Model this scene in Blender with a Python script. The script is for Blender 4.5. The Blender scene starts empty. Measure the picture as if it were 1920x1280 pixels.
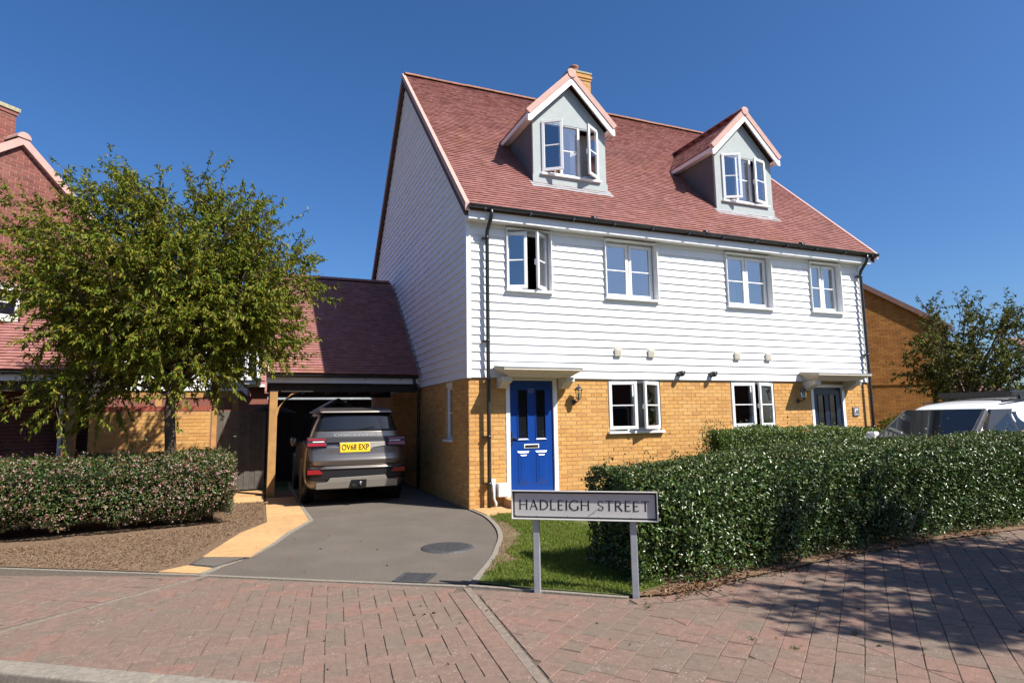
import bpy, math, random
import numpy as np
from mathutils import Vector, Matrix, Euler

random.seed(11)
rng = np.random.default_rng(11)
scene = bpy.context.scene
col = scene.collection

# ---------------------------------------------------------------- camera
CAM = Vector((-3.35, -10.314, 1.5564))
YAW, PITCH, ROLL, FPX = math.radians(22.229), math.radians(7.218), math.radians(-0.857), 1142.7
_d = Vector((math.sin(YAW) * math.cos(PITCH), math.cos(YAW) * math.cos(PITCH), math.sin(PITCH)))
_r = Vector((math.cos(YAW), -math.sin(YAW), 0))
_u = _r.cross(_d)
_rx = math.cos(ROLL) * _r + math.sin(ROLL) * _u
_ux = -math.sin(ROLL) * _r + math.cos(ROLL) * _u
cam_data = bpy.data.cameras.new('camera')
cam_data.sensor_width = 36.0
cam_data.lens = 36.0 * FPX / 1920.0
cam_data.clip_start = 0.05
cam_data.clip_end = 2000
cam = bpy.data.objects.new('camera', cam_data)
col.objects.link(cam)
cam.matrix_world = Matrix(((_rx.x, _ux.x, -_d.x, CAM.x), (_rx.y, _ux.y, -_d.y, CAM.y), (_rx.z, _ux.z, -_d.z, CAM.z), (0, 0, 0, 1)))
scene.camera = cam

# ---------------------------------------------------------------- sky, sun, exposure
SUN = Vector((0.42, -0.58, 0.76)).normalized()          # towards the sun
world = bpy.data.worlds.new('World')
scene.world = world
world.use_nodes = True
wn = world.node_tree
sky = wn.nodes.new('ShaderNodeTexSky')
sky.sky_type = 'NISHITA'
sky.sun_disc = False
sky.sun_elevation = math.asin(SUN.z)
sky.sun_rotation = math.atan2(SUN.x, SUN.y)
sky.altitude = 0
sky.air_density = 1.0
sky.dust_density = 1.3
sky.ozone_density = 9.0
bg = wn.nodes['Background']
bg.inputs['Strength'].default_value = 0.084
hs = wn.nodes.new('ShaderNodeHueSaturation')
hs.inputs['Saturation'].default_value = 1.12
hs.inputs['Hue'].default_value = 0.503
wn.links.new(sky.outputs[0], hs.inputs['Color'])
wn.links.new(hs.outputs[0], bg.inputs['Color'])
sun_data = bpy.data.lights.new('sun', 'SUN')
sun_data.energy = 5.0
sun_data.angle = math.radians(0.53)
sun_data.color = (1.0, 0.95, 0.87)
sun = bpy.data.objects.new('sun', sun_data)
sun.location = (12, -20, 25)
sun.rotation_euler = (-SUN).to_track_quat('-Z', 'Y').to_euler()
col.objects.link(sun)
scene.view_settings.view_transform = 'Standard'
scene.view_settings.look = 'None'
scene.view_settings.gamma = 1.0
scene.view_settings.use_curve_mapping = False
scene.view_settings.exposure = 0.78
scene.render.engine = 'CYCLES'
scene.cycles.use_denoising = True
scene.cycles.max_bounces = 8
scene.cycles.transparent_max_bounces = 12
scene.cycles.sample_clamp_indirect = 6.0

# ---------------------------------------------------------------- helpers
WM = {}

def wmat(o):
    return WM[o.name] if o is not None else Matrix.Identity(4)

def tag(o, label=None, cat=None, group=None, kind=None):
    if label: o['label'] = label
    if cat: o['category'] = cat
    if group: o['group'] = group
    if kind: o['kind'] = kind
    return o

def empty(name, loc, label=None, cat=None, group=None, parent=None):
    o = bpy.data.objects.new(name, None)
    col.objects.link(o)
    o.empty_display_size = 0.2
    if parent is not None:
        o.parent = parent
        o.location = Vector(loc) - WM[parent.name].translation
    else:
        o.location = loc
    WM[o.name] = Matrix.Translation(Vector(loc))
    return tag(o, label, cat, group)

def place(name, mesh, M, parent):
    o = bpy.data.objects.new(name, mesh)
    col.objects.link(o)
    if parent is not None:
        o.parent = parent
        o.matrix_basis = wmat(parent).inverted() @ M
    else:
        o.matrix_basis = M
    WM[o.name] = M
    return o

def V(*a):
    return Vector(a)

class MB:
    """collects faces in world coordinates; build() links them as one mesh object"""
    def __init__(s):
        s.v = []; s.f = []; s.r = []; s.sm = []
    def face(s, pts, r=0.0, smooth=False):
        n = len(s.v)
        s.v.extend([tuple(p) for p in pts])
        s.f.append(tuple(range(n, n + len(pts)))); s.r.append(r); s.sm.append(smooth)
        return s
    def hexa(s, p, r=0.0, skip=()):
        """p: 8 points, 0-3 bottom ccw, 4-7 top"""
        n = len(s.v)
        s.v.extend([tuple(q) for q in p])
        for i, f in enumerate(((0, 3, 2, 1), (4, 5, 6, 7), (0, 1, 5, 4), (1, 2, 6, 5), (2, 3, 7, 6), (3, 0, 4, 7))):
            if i in skip: continue
            s.f.append(tuple(n + k for k in f)); s.r.append(r); s.sm.append(False)
        return s
    def box(s, x0, x1, y0, y1, z0, z1, r=0.0, skip=()):
        return s.hexa([(x0, y0, z0), (x1, y0, z0), (x1, y1, z0), (x0, y1, z0), (x0, y0, z1), (x1, y0, z1), (x1, y1, z1), (x0, y1, z1)], r, skip)
    def obox(s, c, a, b, d, r=0.0):
        """oriented box: centre and three half-vectors"""
        c, a, b, d = Vector(c), Vector(a), Vector(b), Vector(d)
        return s.hexa([c - a - b - d, c + a - b - d, c + a + b - d, c - a + b - d, c - a - b + d, c + a - b + d, c + a + b + d, c - a + b + d], r)
    def bar(s, p, q, w, h=None, up=(0, 0, 1), r=0.0):
        p, q = Vector(p), Vector(q); h = h or w
        t = (q - p); L = t.length; t.normalize()
        side = t.cross(Vector(up))
        if side.length < 1e-4: side = t.cross(Vector((1, 0, 0)))
        side.normalize(); upv = side.cross(t)
        return s.obox((p + q) / 2, t * L / 2, side * w / 2, upv * h / 2, r)
    def tube(s, pts, rad, n=8, cap=True, r=0.0):
        pts = [Vector(p) for p in pts]
        rads = rad if isinstance(rad, (list, tuple)) else [rad] * len(pts)
        rings = []; prev = None
        for i, p in enumerate(pts):
            t = (pts[min(i + 1, len(pts) - 1)] - pts[max(i - 1, 0)])
            if t.length < 1e-9: t = Vector((0, 0, 1))
            t.normalize()
            a = prev - t * prev.dot(t) if prev is not None else t.orthogonal()
            if a.length < 1e-5: a = t.orthogonal()
            a.normalize(); b = t.cross(a); prev = a
            base = len(s.v)
            for k in range(n):
                th = 2 * math.pi * k / n
                s.v.append(tuple(p + (a * math.cos(th) + b * math.sin(th)) * rads[i]))
            rings.append(base)
        for i in range(len(rings) - 1):
            for k in range(n):
                k2 = (k + 1) % n
                s.f.append((rings[i] + k, rings[i] + k2, rings[i + 1] + k2, rings[i + 1] + k)); s.r.append(r); s.sm.append(True)
        if cap:
            s.f.append(tuple(rings[0] + k for k in reversed(range(n)))); s.r.append(r); s.sm.append(False)
            s.f.append(tuple(rings[-1] + k for k in range(n))); s.r.append(r); s.sm.append(False)
        return s
    def lathe(s, c, prof, n=16, axis=(0, 0, 1), r=0.0):
        c = Vector(c); ax = Vector(axis).normalized(); a = ax.orthogonal().normalized(); b = ax.cross(a)
        rings = []
        for rad, h in prof:
            base = len(s.v)
            for k in range(n):
                th = 2 * math.pi * k / n
                s.v.append(tuple(c + ax * h + (a * math.cos(th) + b * math.sin(th)) * max(rad, 1e-4)))
            rings.append(base)
        for i in range(len(rings) - 1):
            for k in range(n):
                k2 = (k + 1) % n
                s.f.append((rings[i] + k, rings[i] + k2, rings[i + 1] + k2, rings[i + 1] + k)); s.r.append(r); s.sm.append(True)
        s.f.append(tuple(rings[0] + k for k in reversed(range(n)))); s.r.append(r); s.sm.append(False)
        s.f.append(tuple(rings[-1] + k for k in range(n))); s.r.append(r); s.sm.append(False)
        return s
    def prism(s, poly, vec, r=0.0):
        """closed planar polygon extruded along vec"""
        poly = [Vector(p) for p in poly]; vec = Vector(vec); n = len(poly)
        b = len(s.v)
        s.v.extend([tuple(p) for p in poly]); s.v.extend([tuple(p + vec) for p in poly])
        s.f.append(tuple(b + k for k in reversed(range(n)))); s.f.append(tuple(b + n + k for k in range(n)))
        s.r += [r, r]; s.sm += [False, False]
        for k in range(n):
            k2 = (k + 1) % n
            s.f.append((b + k, b + k2, b + n + k2, b + n + k)); s.r.append(r); s.sm.append(False)
        return s
    def build(s, name, mat, parent=None, label=None, cat=None, group=None, kind=None, smooth=None, fix=True, bevel=0, subsurf=0):
        me = bpy.data.meshes.new(name)
        M = wmat(parent).inverted() if parent is not None else Matrix.Identity(4)
        if parent is not None:
            vv = np.array(s.v, dtype=float)
            R = np.array(M)
            vv = vv @ R[:3, :3].T + R[:3, 3]
            vv = vv.tolist()
        else:
            vv = s.v
        me.from_pydata(vv, [], s.f)
        if any(s.r):
            at = me.attributes.new('rnd', 'FLOAT', 'FACE')
            at.data.foreach_set('value', s.r)
        if smooth is not None:
            me.polygons.foreach_set('use_smooth', [smooth] * len(s.f))
        else:
            me.polygons.foreach_set('use_smooth', s.sm)
        me.materials.append(MAT[mat] if isinstance(mat, str) else mat)
        me.update()
        if fix:
            import bmesh
            bm = bmesh.new(); bm.from_mesh(me)
            bmesh.ops.recalc_face_normals(bm, faces=bm.faces)
            bm.to_mesh(me); bm.free()
        o = bpy.data.objects.new(name, me)
        col.objects.link(o)
        if parent is not None: o.parent = parent
        WM[o.name] = wmat(parent).copy()
        if bevel:
            m = o.modifiers.new('bevel', 'BEVEL'); m.width = bevel; m.segments = 2; m.limit_method = 'ANGLE'; m.harden_normals = False
        if subsurf:
            m = o.modifiers.new('sub', 'SUBSURF'); m.levels = subsurf; m.render_levels = subsurf
        return tag(o, label, cat, group, kind)

# ---------------------------------------------------------------- materials
MAT = {}

def srgb(r, g, b):
    f = lambda c: (c / 12.92 if c <= 0.04045 else ((c + 0.055) / 1.055) ** 2.4)
    return (f(r / 255), f(g / 255), f(b / 255))

def mat(name, cols, rough=0.7, spec=0.3, metal=0.0, var=None, bump=None, trans=0.0, blotch=None, coat=0.0, speck=None, roughvar=0.0):
    """cols: one colour or list of colours picked by per-piece random value; var=(scale, amount): noise value variation;
    blotch=(scale, colour, amount): large stains; speck=(scale, colour, threshold): small spots"""
    m = bpy.data.materials.new(name); m.use_nodes = True
    nt = m.node_tree; N = nt.nodes; L = nt.links
    bsdf = N['Principled BSDF']
    out = N['Material Output']
    geo = N.new('ShaderNodeNewGeometry')
    if isinstance(cols, tuple): cols = [cols]
    if len(cols) == 1:
        rgb = N.new('ShaderNodeRGB'); rgb.outputs[0].default_value = (*cols[0], 1); c = rgb.outputs[0]
    else:
        at = N.new('ShaderNodeAttribute'); at.attribute_name = 'rnd'
        oi = N.new('ShaderNodeObjectInfo')
        ad = N.new('ShaderNodeMath'); ad.operation = 'ADD'
        L.new(at.outputs['Fac'], ad.inputs[0]); L.new(oi.outputs['Random'], ad.inputs[1])
        fr = N.new('ShaderNodeMath'); fr.operation = 'FRACT'; L.new(ad.outputs[0], fr.inputs[0])
        rp = N.new('ShaderNodeValToRGB')
        el = rp.color_ramp.elements
        el[0].position = 0.0; el[0].color = (*cols[0], 1)
        el[1].position = 1.0; el[1].color = (*cols[-1], 1)
        for i, cc in enumerate(cols[1:-1]):
            e = el.new((i + 1) / (len(cols) - 1)); e.color = (*cc, 1)
        L.new(fr.outputs[0], rp.inputs[0]); c = rp.outputs[0]
    def noise(scale, detail=4.0):
        t = N.new('ShaderNodeTexNoise'); t.inputs['Scale'].default_value = scale; t.inputs['Detail'].default_value = detail
        L.new(geo.outputs['Position'], t.inputs['Vector']); return t
    def mix(fac, a, b, typ='MIX'):
        x = N.new('ShaderNodeMix'); x.data_type = 'RGBA'; x.blend_type = typ
        if isinstance(fac, float): x.inputs[0].default_value = fac
        else: L.new(fac, x.inputs[0])
        for i, q in ((6, a), (7, b)):
            if isinstance(q, tuple): x.inputs[i].default_value = (*q, 1)
            else: L.new(q, x.inputs[i])
        return x.outputs[2]
    def mrange(val, a, b, c_, d_):
        x = N.new('ShaderNodeMapRange'); L.new(val, x.inputs[0])
        for i, q in enumerate((a, b, c_, d_)): x.inputs[i + 1].default_value = q
        return x.outputs[0]
    for var in ([var] if isinstance(var, tuple) else (var or [])):
        t = noise(var[0])
        g = mrange(t.outputs['Fac'], 0.25, 0.75, 1 - var[1], 1 + var[1])
        cmb = N.new('ShaderNodeCombineColor')
        for i in range(3): L.new(g, cmb.inputs[i])
        c = mix(1.0, c, cmb.outputs[0], 'MULTIPLY')
    for bl in ([blotch] if isinstance(blotch, tuple) else (blotch or [])):
        t = noise(bl[0], 5.0)
        f = mrange(t.outputs['Fac'], 0.52, 0.68, 0.0, bl[2])
        c = mix(f, c, bl[1])
    if speck:
        t = N.new('ShaderNodeTexVoronoi'); t.inputs['Scale'].default_value = speck[0]
        L.new(geo.outputs['Position'], t.inputs['Vector'])
        n2 = noise(speck[0] * 0.12, 3.0)
        thr = mrange(n2.outputs['Fac'], 0.42, 0.62, 0.02, speck[2])
        lt = N.new('ShaderNodeMath'); lt.operation = 'LESS_THAN'; L.new(t.outputs['Distance'], lt.inputs[0]); L.new(thr, lt.inputs[1])
        ml = N.new('ShaderNodeMath'); ml.operation = 'MULTIPLY'; L.new(lt.outputs[0], ml.inputs[0]); ml.inputs[1].default_value = 0.75
        c = mix(ml.outputs[0], c, speck[1])
    L.new(c, bsdf.inputs['Base Color'])
    bsdf.inputs['Roughness'].default_value = rough
    if roughvar:
        t = noise(3.0); L.new(mrange(t.outputs['Fac'], 0.3, 0.7, rough - roughvar, rough + roughvar), bsdf.inputs['Roughness'])
    bsdf.inputs['Specular IOR Level'].default_value = spec
    bsdf.inputs['Metallic'].default_value = metal
    if coat: bsdf.inputs['Coat Weight'].default_value = coat; bsdf.inputs['Coat Roughness'].default_value = 0.06
    if bump:
        t = noise(bump[0], 6.0); bp = N.new('ShaderNodeBump'); bp.inputs['Strength'].default_value = bump[1]
        bp.inputs['Distance'].default_value = bump[2] if len(bump) > 2 else 0.01
        L.new(t.outputs['Fac'], bp.inputs['Height']); L.new(bp.outputs[0], bsdf.inputs['Normal'])
    if trans:
        tr = N.new('ShaderNodeBsdfTranslucent'); L.new(c, tr.inputs['Color'])
        ms = N.new('ShaderNodeMixShader'); ms.inputs[0].default_value = trans
        L.new(bsdf.outputs[0], ms.inputs[1]); L.new(tr.outputs[0], ms.inputs[2]); L.new(ms.outputs[0], out.inputs['Surface'])
    MAT[name] = m
    return m

def glass_mat(name, tint=(0.9, 0.95, 0.95), refl=0.12, ior=1.5):
    m = bpy.data.materials.new(name); m.use_nodes = True
    nt = m.node_tree; N = nt.nodes; L = nt.links
    N.remove(N['Principled BSDF']); out = N['Material Output']
    tr = N.new('ShaderNodeBsdfTransparent'); tr.inputs[0].default_value = (*tint, 1)
    gl = N.new('ShaderNodeBsdfGlossy'); gl.inputs['Roughness'].default_value = 0.01; gl.inputs[0].default_value = (1, 1, 1, 1)
    fr = N.new('ShaderNodeFresnel'); fr.inputs['IOR'].default_value = ior
    ad = N.new('ShaderNodeMath'); ad.operation = 'ADD'; ad.use_clamp = True; ad.inputs[1].default_value = refl
    L.new(fr.outputs[0], ad.inputs[0])
    ms = N.new('ShaderNodeMixShader'); L.new(ad.outputs[0], ms.inputs[0]); L.new(tr.outputs[0], ms.inputs[1]); L.new(gl.outputs[0], ms.inputs[2])
    L.new(ms.outputs[0], out.inputs['Surface'])
    MAT[name] = m

# buff stock bricks, red bricks, mortar
mat('buff_brick', [(0.48, 0.25, 0.082), (0.57, 0.32, 0.11), (0.52, 0.275, 0.088), (0.59, 0.34, 0.125), (0.44, 0.22, 0.074), (0.55, 0.30, 0.098)], rough=0.9, spec=0.15, var=(28, 0.16), bump=(160, 0.35, 0.004), blotch=(0.7, (0.44, 0.25, 0.10), 0.3))
mat('buff_mortar', (0.42, 0.29, 0.16), rough=0.95, spec=0.1, var=(60, 0.2))
mat('red_brick', [(0.200, 0.075, 0.058), (0.235, 0.088, 0.068), (0.175, 0.067, 0.055), (0.26, 0.10, 0.08), (0.16, 0.062, 0.052)], rough=0.9, spec=0.15, var=(28, 0.18), bump=(160, 0.35, 0.004), blotch=(1.1, (0.22, 0.12, 0.10), 0.4))
mat('red_mortar', (0.36, 0.25, 0.20), rough=0.95, spec=0.1, var=(60, 0.2))
mat('red_coping', [(0.33, 0.075, 0.045), (0.28, 0.06, 0.04), (0.38, 0.10, 0.06)], rough=0.85, var=(30, 0.15))
mat('roof_tile', [(0.275, 0.118, 0.103), (0.305, 0.14, 0.122), (0.245, 0.107, 0.094), (0.29, 0.126, 0.108), (0.325, 0.16, 0.142), (0.28, 0.12, 0.105), (0.31, 0.145, 0.126)], rough=0.82, spec=0.25, var=(9, 0.2), bump=(120, 0.4, 0.004), blotch=[(0.9, (0.19, 0.090, 0.080), 0.45), (1.7, (0.27, 0.13, 0.06), 0.28)])
mat('brown_tile', [(0.14, 0.075, 0.06), (0.17, 0.09, 0.074), (0.12, 0.068, 0.058)], rough=0.85, var=(9, 0.2))
mat('ridge_tile', [(0.30, 0.135, 0.085), (0.26, 0.12, 0.08), (0.33, 0.15, 0.09)], rough=0.9, var=(14, 0.3), blotch=(6, (0.28, 0.17, 0.06), 0.5))
mat('verge_pink', (0.50, 0.31, 0.265), rough=0.75, var=(6, 0.1))
mat('white_board', [(0.79, 0.785, 0.775), (0.82, 0.815, 0.805), (0.77, 0.765, 0.755)], rough=0.55, spec=0.3, var=(5, 0.04), bump=(90, 0.15, 0.003))
mat('white_trim', (0.78, 0.78, 0.77), rough=0.4, spec=0.4, var=(4, 0.03))
mat('upvc', (0.82, 0.82, 0.81), rough=0.25, spec=0.5)
mat('cream_stone', (0.60, 0.55, 0.46), rough=0.8, var=(12, 0.08))
mat('lead', (0.30, 0.33, 0.35), rough=0.6, var=(8, 0.2))
mat('dark_cheek', (0.12, 0.125, 0.135), rough=0.7, var=(6, 0.08))  # dormer cheeks, a darker grey than the front
mat('sage_render', (0.36, 0.395, 0.39), rough=0.75, var=(6, 0.05), bump=(200, 0.1, 0.002))
mat('dark_soffit', (0.11, 0.06, 0.045), rough=0.8)
mat('black_plastic', (0.024, 0.024, 0.026), rough=0.26, spec=0.6)
mat('grey_plastic', (0.55, 0.55, 0.55), rough=0.5)
mat('beige_plastic', (0.62, 0.58, 0.48), rough=0.5)
mat('blue_paint', (0.005, 0.043, 0.235), rough=0.3, spec=0.5, var=(3, 0.06))
mat('navy_paint', (0.008, 0.013, 0.036), rough=0.35, spec=0.5)
mat('chrome', (0.75, 0.75, 0.76), rough=0.18, metal=1.0)
mat('interior', (0.06, 0.055, 0.05), rough=0.9)
mat('curtain', (0.48, 0.46, 0.42), rough=0.95, var=(20, 0.2))
mat('blind', (0.62, 0.62, 0.60), rough=0.8)
mat('oak', [(0.42, 0.23, 0.085), (0.37, 0.20, 0.075)], rough=0.8, var=(7, 0.18), bump=(60, 0.3, 0.004))
mat('grey_timber', [(0.10, 0.088, 0.075), (0.125, 0.108, 0.09), (0.085, 0.075, 0.066)], rough=0.9, var=(10, 0.22), bump=(70, 0.4, 0.004))
mat('dark_timber', [(0.045, 0.038, 0.033), (0.06, 0.05, 0.042)], rough=0.9, var=(10, 0.2))
mat('soil', (0.185, 0.122, 0.078), rough=0.97, spec=0.1, var=(22, 0.35), bump=(35, 1.0, 0.03), blotch=(2.3, (0.23, 0.16, 0.105), 0.6))
mat('chips', [(0.13, 0.08, 0.045), (0.21, 0.135, 0.08), (0.30, 0.20, 0.115), (0.09, 0.055, 0.034)], rough=0.95)
mat('litter', [(0.16, 0.065, 0.025), (0.22, 0.11, 0.05), (0.10, 0.05, 0.025), (0.28, 0.18, 0.09)], rough=0.9)
mat('asphalt', (0.132, 0.112, 0.092), rough=0.93, spec=0.2, var=[(1.1, 0.13), (55, 0.30)], bump=(230, 0.9, 0.006), blotch=(2.2, (0.15, 0.13, 0.11), 0.5), speck=(90, (0.30, 0.27, 0.23), 0.16))
mat('kerb_stone', (0.235, 0.205, 0.165), rough=0.93, var=(40, 0.28), bump=(140, 0.8, 0.006))
mat('channel', [(0.19, 0.15, 0.12), (0.205, 0.165, 0.13)], rough=0.93, var=(25, 0.3), bump=(110, 0.7, 0.005))
mat('buff_slab', [(0.52, 0.315, 0.14), (0.47, 0.28, 0.125), (0.56, 0.35, 0.165)], rough=0.92, spec=0.15, var=[(12, 0.12), (60, 0.15)], bump=(50, 0.4, 0.006), blotch=[(1.6, (0.38, 0.235, 0.12), 0.55), (7, (0.33, 0.21, 0.115), 0.45)])
mat('paver', [(0.195, 0.135, 0.106), (0.180, 0.127, 0.100), (0.205, 0.135, 0.106), (0.172, 0.130, 0.101), (0.19, 0.130, 0.102), (0.218, 0.131, 0.102), (0.19, 0.137, 0.108), (0.165, 0.131, 0.101)], rough=0.92, spec=0.15, var=[(16, 0.16), (70, 0.22)], bump=(120, 0.7, 0.006), blotch=(1.4, (0.175, 0.128, 0.100), 0.55), speck=(30, (0.33, 0.27, 0.23), 0.22))
mat('joint_sand', (0.105, 0.082, 0.062), rough=0.98, var=(30, 0.4))
mat('tan_brick', [(0.30, 0.13, 0.040), (0.36, 0.165, 0.05), (0.26, 0.11, 0.036), (0.33, 0.145, 0.042)], rough=0.9, spec=0.1, var=(3, 0.2), bump=(160, 0.3, 0.004))
mat('iron', (0.085, 0.085, 0.088), rough=0.6, metal=0.4, var=(30, 0.4), bump=(60, 0.6, 0.004))
mat('steel_post', (0.36, 0.38, 0.41), rough=0.5, metal=0.35, var=(12, 0.12))
mat('sign_white', (0.49, 0.475, 0.455), rough=0.45, spec=0.4, var=(3, 0.05), blotch=(9, (0.42, 0.41, 0.39), 0.25))
mat('sign_black', (0.012, 0.012, 0.014), rough=0.5)
mat('bark', (0.075, 0.056, 0.042), rough=0.95, var=(14, 0.35), bump=(45, 0.9, 0.012))
mat('twig', (0.10, 0.065, 0.045), rough=0.95)
mat('cherry_leaf', [(0.095, 0.165, 0.014), (0.17, 0.205, 0.02), (0.30, 0.225, 0.028), (0.12, 0.18, 0.016), (0.20, 0.20, 0.024), (0.08, 0.15, 0.015)], rough=0.55, spec=0.2, trans=0.3)
mat('laurel_leaf', [(0.042, 0.088, 0.018), (0.062, 0.115, 0.024), (0.026, 0.058, 0.013), (0.095, 0.145, 0.028), (0.034, 0.070, 0.016), (0.078, 0.128, 0.025), (0.11, 0.10, 0.03)], rough=0.30, spec=0.5, trans=0.14)
mat('laurel_top', [(0.10, 0.12, 0.025), (0.075, 0.105, 0.022), (0.13, 0.105, 0.03)], rough=0.4, spec=0.4, trans=0.2)
mat('abelia_leaf', [(0.045, 0.09, 0.018), (0.065, 0.12, 0.022), (0.035, 0.07, 0.016), (0.09, 0.13, 0.025), (0.16, 0.08, 0.04), (0.055, 0.10, 0.02), (0.12, 0.065, 0.035)], rough=0.38, spec=0.45, trans=0.2)
mat('abelia_flower', [(0.46, 0.27, 0.25), (0.56, 0.42, 0.40), (0.24, 0.09, 0.06), (0.48, 0.31, 0.28), (0.18, 0.07, 0.045), (0.30, 0.12, 0.09)], rough=0.7, trans=0.2)
mat('bright_leaf', [(0.085, 0.14, 0.022), (0.12, 0.18, 0.028), (0.06, 0.11, 0.02), (0.15, 0.19, 0.04)], rough=0.38, spec=0.45, trans=0.25)
mat('dull_leaf', [(0.04, 0.06, 0.014), (0.06, 0.08, 0.018), (0.16, 0.14, 0.025), (0.12, 0.15, 0.022)], rough=0.6, spec=0.2, trans=0.25)
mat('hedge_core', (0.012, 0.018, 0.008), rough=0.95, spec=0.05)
mat('grass_soil', (0.085, 0.105, 0.025), rough=0.97, var=(20, 0.3), blotch=(1.6, (0.17, 0.10, 0.055), 0.0))
mat('grass_blade', [(0.13, 0.21, 0.02), (0.17, 0.25, 0.028), (0.10, 0.17, 0.018), (0.22, 0.25, 0.05), (0.28, 0.25, 0.09)], rough=0.5, spec=0.3, trans=0.3)
mat('grass_far', (0.07, 0.10, 0.03), rough=0.97, var=(2, 0.3))
mat('silver_paint', (0.21, 0.185, 0.16), rough=0.28, metal=0.8, coat=0.5)
mat('white_paint', (0.80, 0.80, 0.79), rough=0.25, spec=0.5, coat=0.6)
mat('car_black', (0.012, 0.012, 0.014), rough=0.38, spec=0.5)
mat('rubber', (0.018, 0.018, 0.018), rough=0.85)
mat('rim_metal', (0.40, 0.40, 0.41), rough=0.35, metal=0.9)
mat('lamp_red', (0.26, 0.005, 0.007), rough=0.15, spec=0.6, coat=0.5)
mat('lamp_clear', (0.7, 0.7, 0.72), rough=0.15, spec=0.6, coat=0.5)
mat('skid', (0.34, 0.31, 0.27), rough=0.4, metal=0.5)
mat('plate_yellow', (0.80, 0.50, 0.012), rough=0.4)
mat('car_glass', (0.008, 0.010, 0.013), rough=0.04, spec=0.5, coat=0.15)
mat('slate_plaque', (0.12, 0.13, 0.14), rough=0.6)
mat('white_ink', (0.80, 0.80, 0.80), rough=0.6)
mat('terracotta', (0.36, 0.13, 0.06), rough=0.85, var=(10, 0.15))
mat('shed_roof', (0.33, 0.35, 0.30), rough=0.9, var=(5, 0.15))
mat('clay_pot', (0.33, 0.16, 0.09), rough=0.85, var=(20, 0.2))
mat('cap_stone', (0.34, 0.31, 0.20), rough=0.9, var=(20, 0.3))
glass_mat('window_glass', refl=0.10)
glass_mat('sky_glass', refl=0.30)
glass_mat('lantern_glass', refl=0.03)

# ---------------------------------------------------------------- piece builders
def frame_matrix(o, ux, uy, uz):
    return Matrix(((ux.x, uy.x, uz.x, o.x), (ux.y, uy.y, uz.y, o.y), (ux.z, uy.z, uz.z, o.z), (0, 0, 0, 1)))

def camdist(p):
    return (Vector(p) - CAM).length

def local_mesh(name, v, f, m):
    me = bpy.data.meshes.new(name); me.from_pydata(v, [], f); me.materials.append(MAT[m]); me.update(); return me

def mesh_box(name, x0, x1, y0, y1, z0, z1, m):
    v = [(x0, y0, z0), (x1, y0, z0), (x1, y1, z0), (x0, y1, z0), (x0, y0, z1), (x1, y0, z1), (x1, y1, z1), (x0, y1, z1)]
    return local_mesh(name, v, [(0, 3, 2, 1), (4, 5, 6, 7), (0, 1, 5, 4), (1, 2, 6, 5), (2, 3, 7, 6), (3, 0, 4, 7)], m)

def cut(intervals, a, b):
    out = []
    for p, q in intervals:
        if b <= p or a >= q: out.append((p, q)); continue
        if a > p: out.append((p, a))
        if b < q: out.append((b, q))
    return out

def brickwork(parent, O, ux, n, length, height, m, holes=(), span=None, n_single=0, single_ok=None, proud=0.005, bl=0.215, bh=0.065, v0=0.0):
    """stretcher-bond bricks standing proud of a mortar face at O; the n_single nearest whole bricks are parts of their own, the rest one part"""
    O, ux, n = Vector(O), Vector(ux).normalized(), Vector(n).normalized()
    uz = Vector((0, 0, 1)); whole = []; mb = MB(); j = 0
    def add(u0, u1, v, r, k):
        a = O + ux * u0 + uz * v; d = n * (proud + k)
        p = [a, a + ux * (u1 - u0)]
        mb.hexa([p[0] + d, p[1] + d, p[1], p[0], p[0] + d + uz * bh, p[1] + d + uz * bh, p[1] + uz * bh, p[0] + uz * bh], r, skip=(4,))
    while v0 + j * 0.075 + 0.07 <= height:
        v = v0 + j * 0.075 + 0.005
        iv = [(0.0, length)]
        if span:
            a, b = span(v + bh); iv = [(max(0, a), min(length, b))]
            if iv[0][1] - iv[0][0] < 0.05: j += 1; continue
        for (h0, h1, g0, g1) in holes:
            if v + bh > g0 + 0.004 and v < g1 - 0.004: iv = cut(iv, h0, h1)
        off = -0.1125 if j % 2 else 0.0
        for i in range(int(length / 0.225) + 2):
            u0 = off + i * 0.225 + 0.005; u1 = u0 + bl
            for p, q in iv:
                a, b = max(u0, p), min(u1, q)
                if b - a < 0.025: continue
                r = random.random(); k = random.uniform(-0.0015, 0.002)
                c = O + ux * ((a + b) / 2) + uz * (v + bh / 2)
                if b - a > bl - 0.001 and n_single and (single_ok is None or single_ok(c)):
                    whole.append((camdist(c), a, v, r, k))
                else: add(a, b, v, r, k)
        j += 1
    whole.sort()
    if n_single:
        me = mesh_box('brick', 0, bl, -proud, 0.02, 0, bh, m)
        uy = -n
        for d, a, v, r, k in whole[:n_single]:
            place('brick', me, frame_matrix(O + ux * a + uz * v + n * k, ux, uy, uz), parent)
    for d, a, v, r, k in whole[n_single:]: add(a, a + bl, v, r, k)
    return mb.build('brickwork', m, parent, kind='stuff', fix=True)

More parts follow.
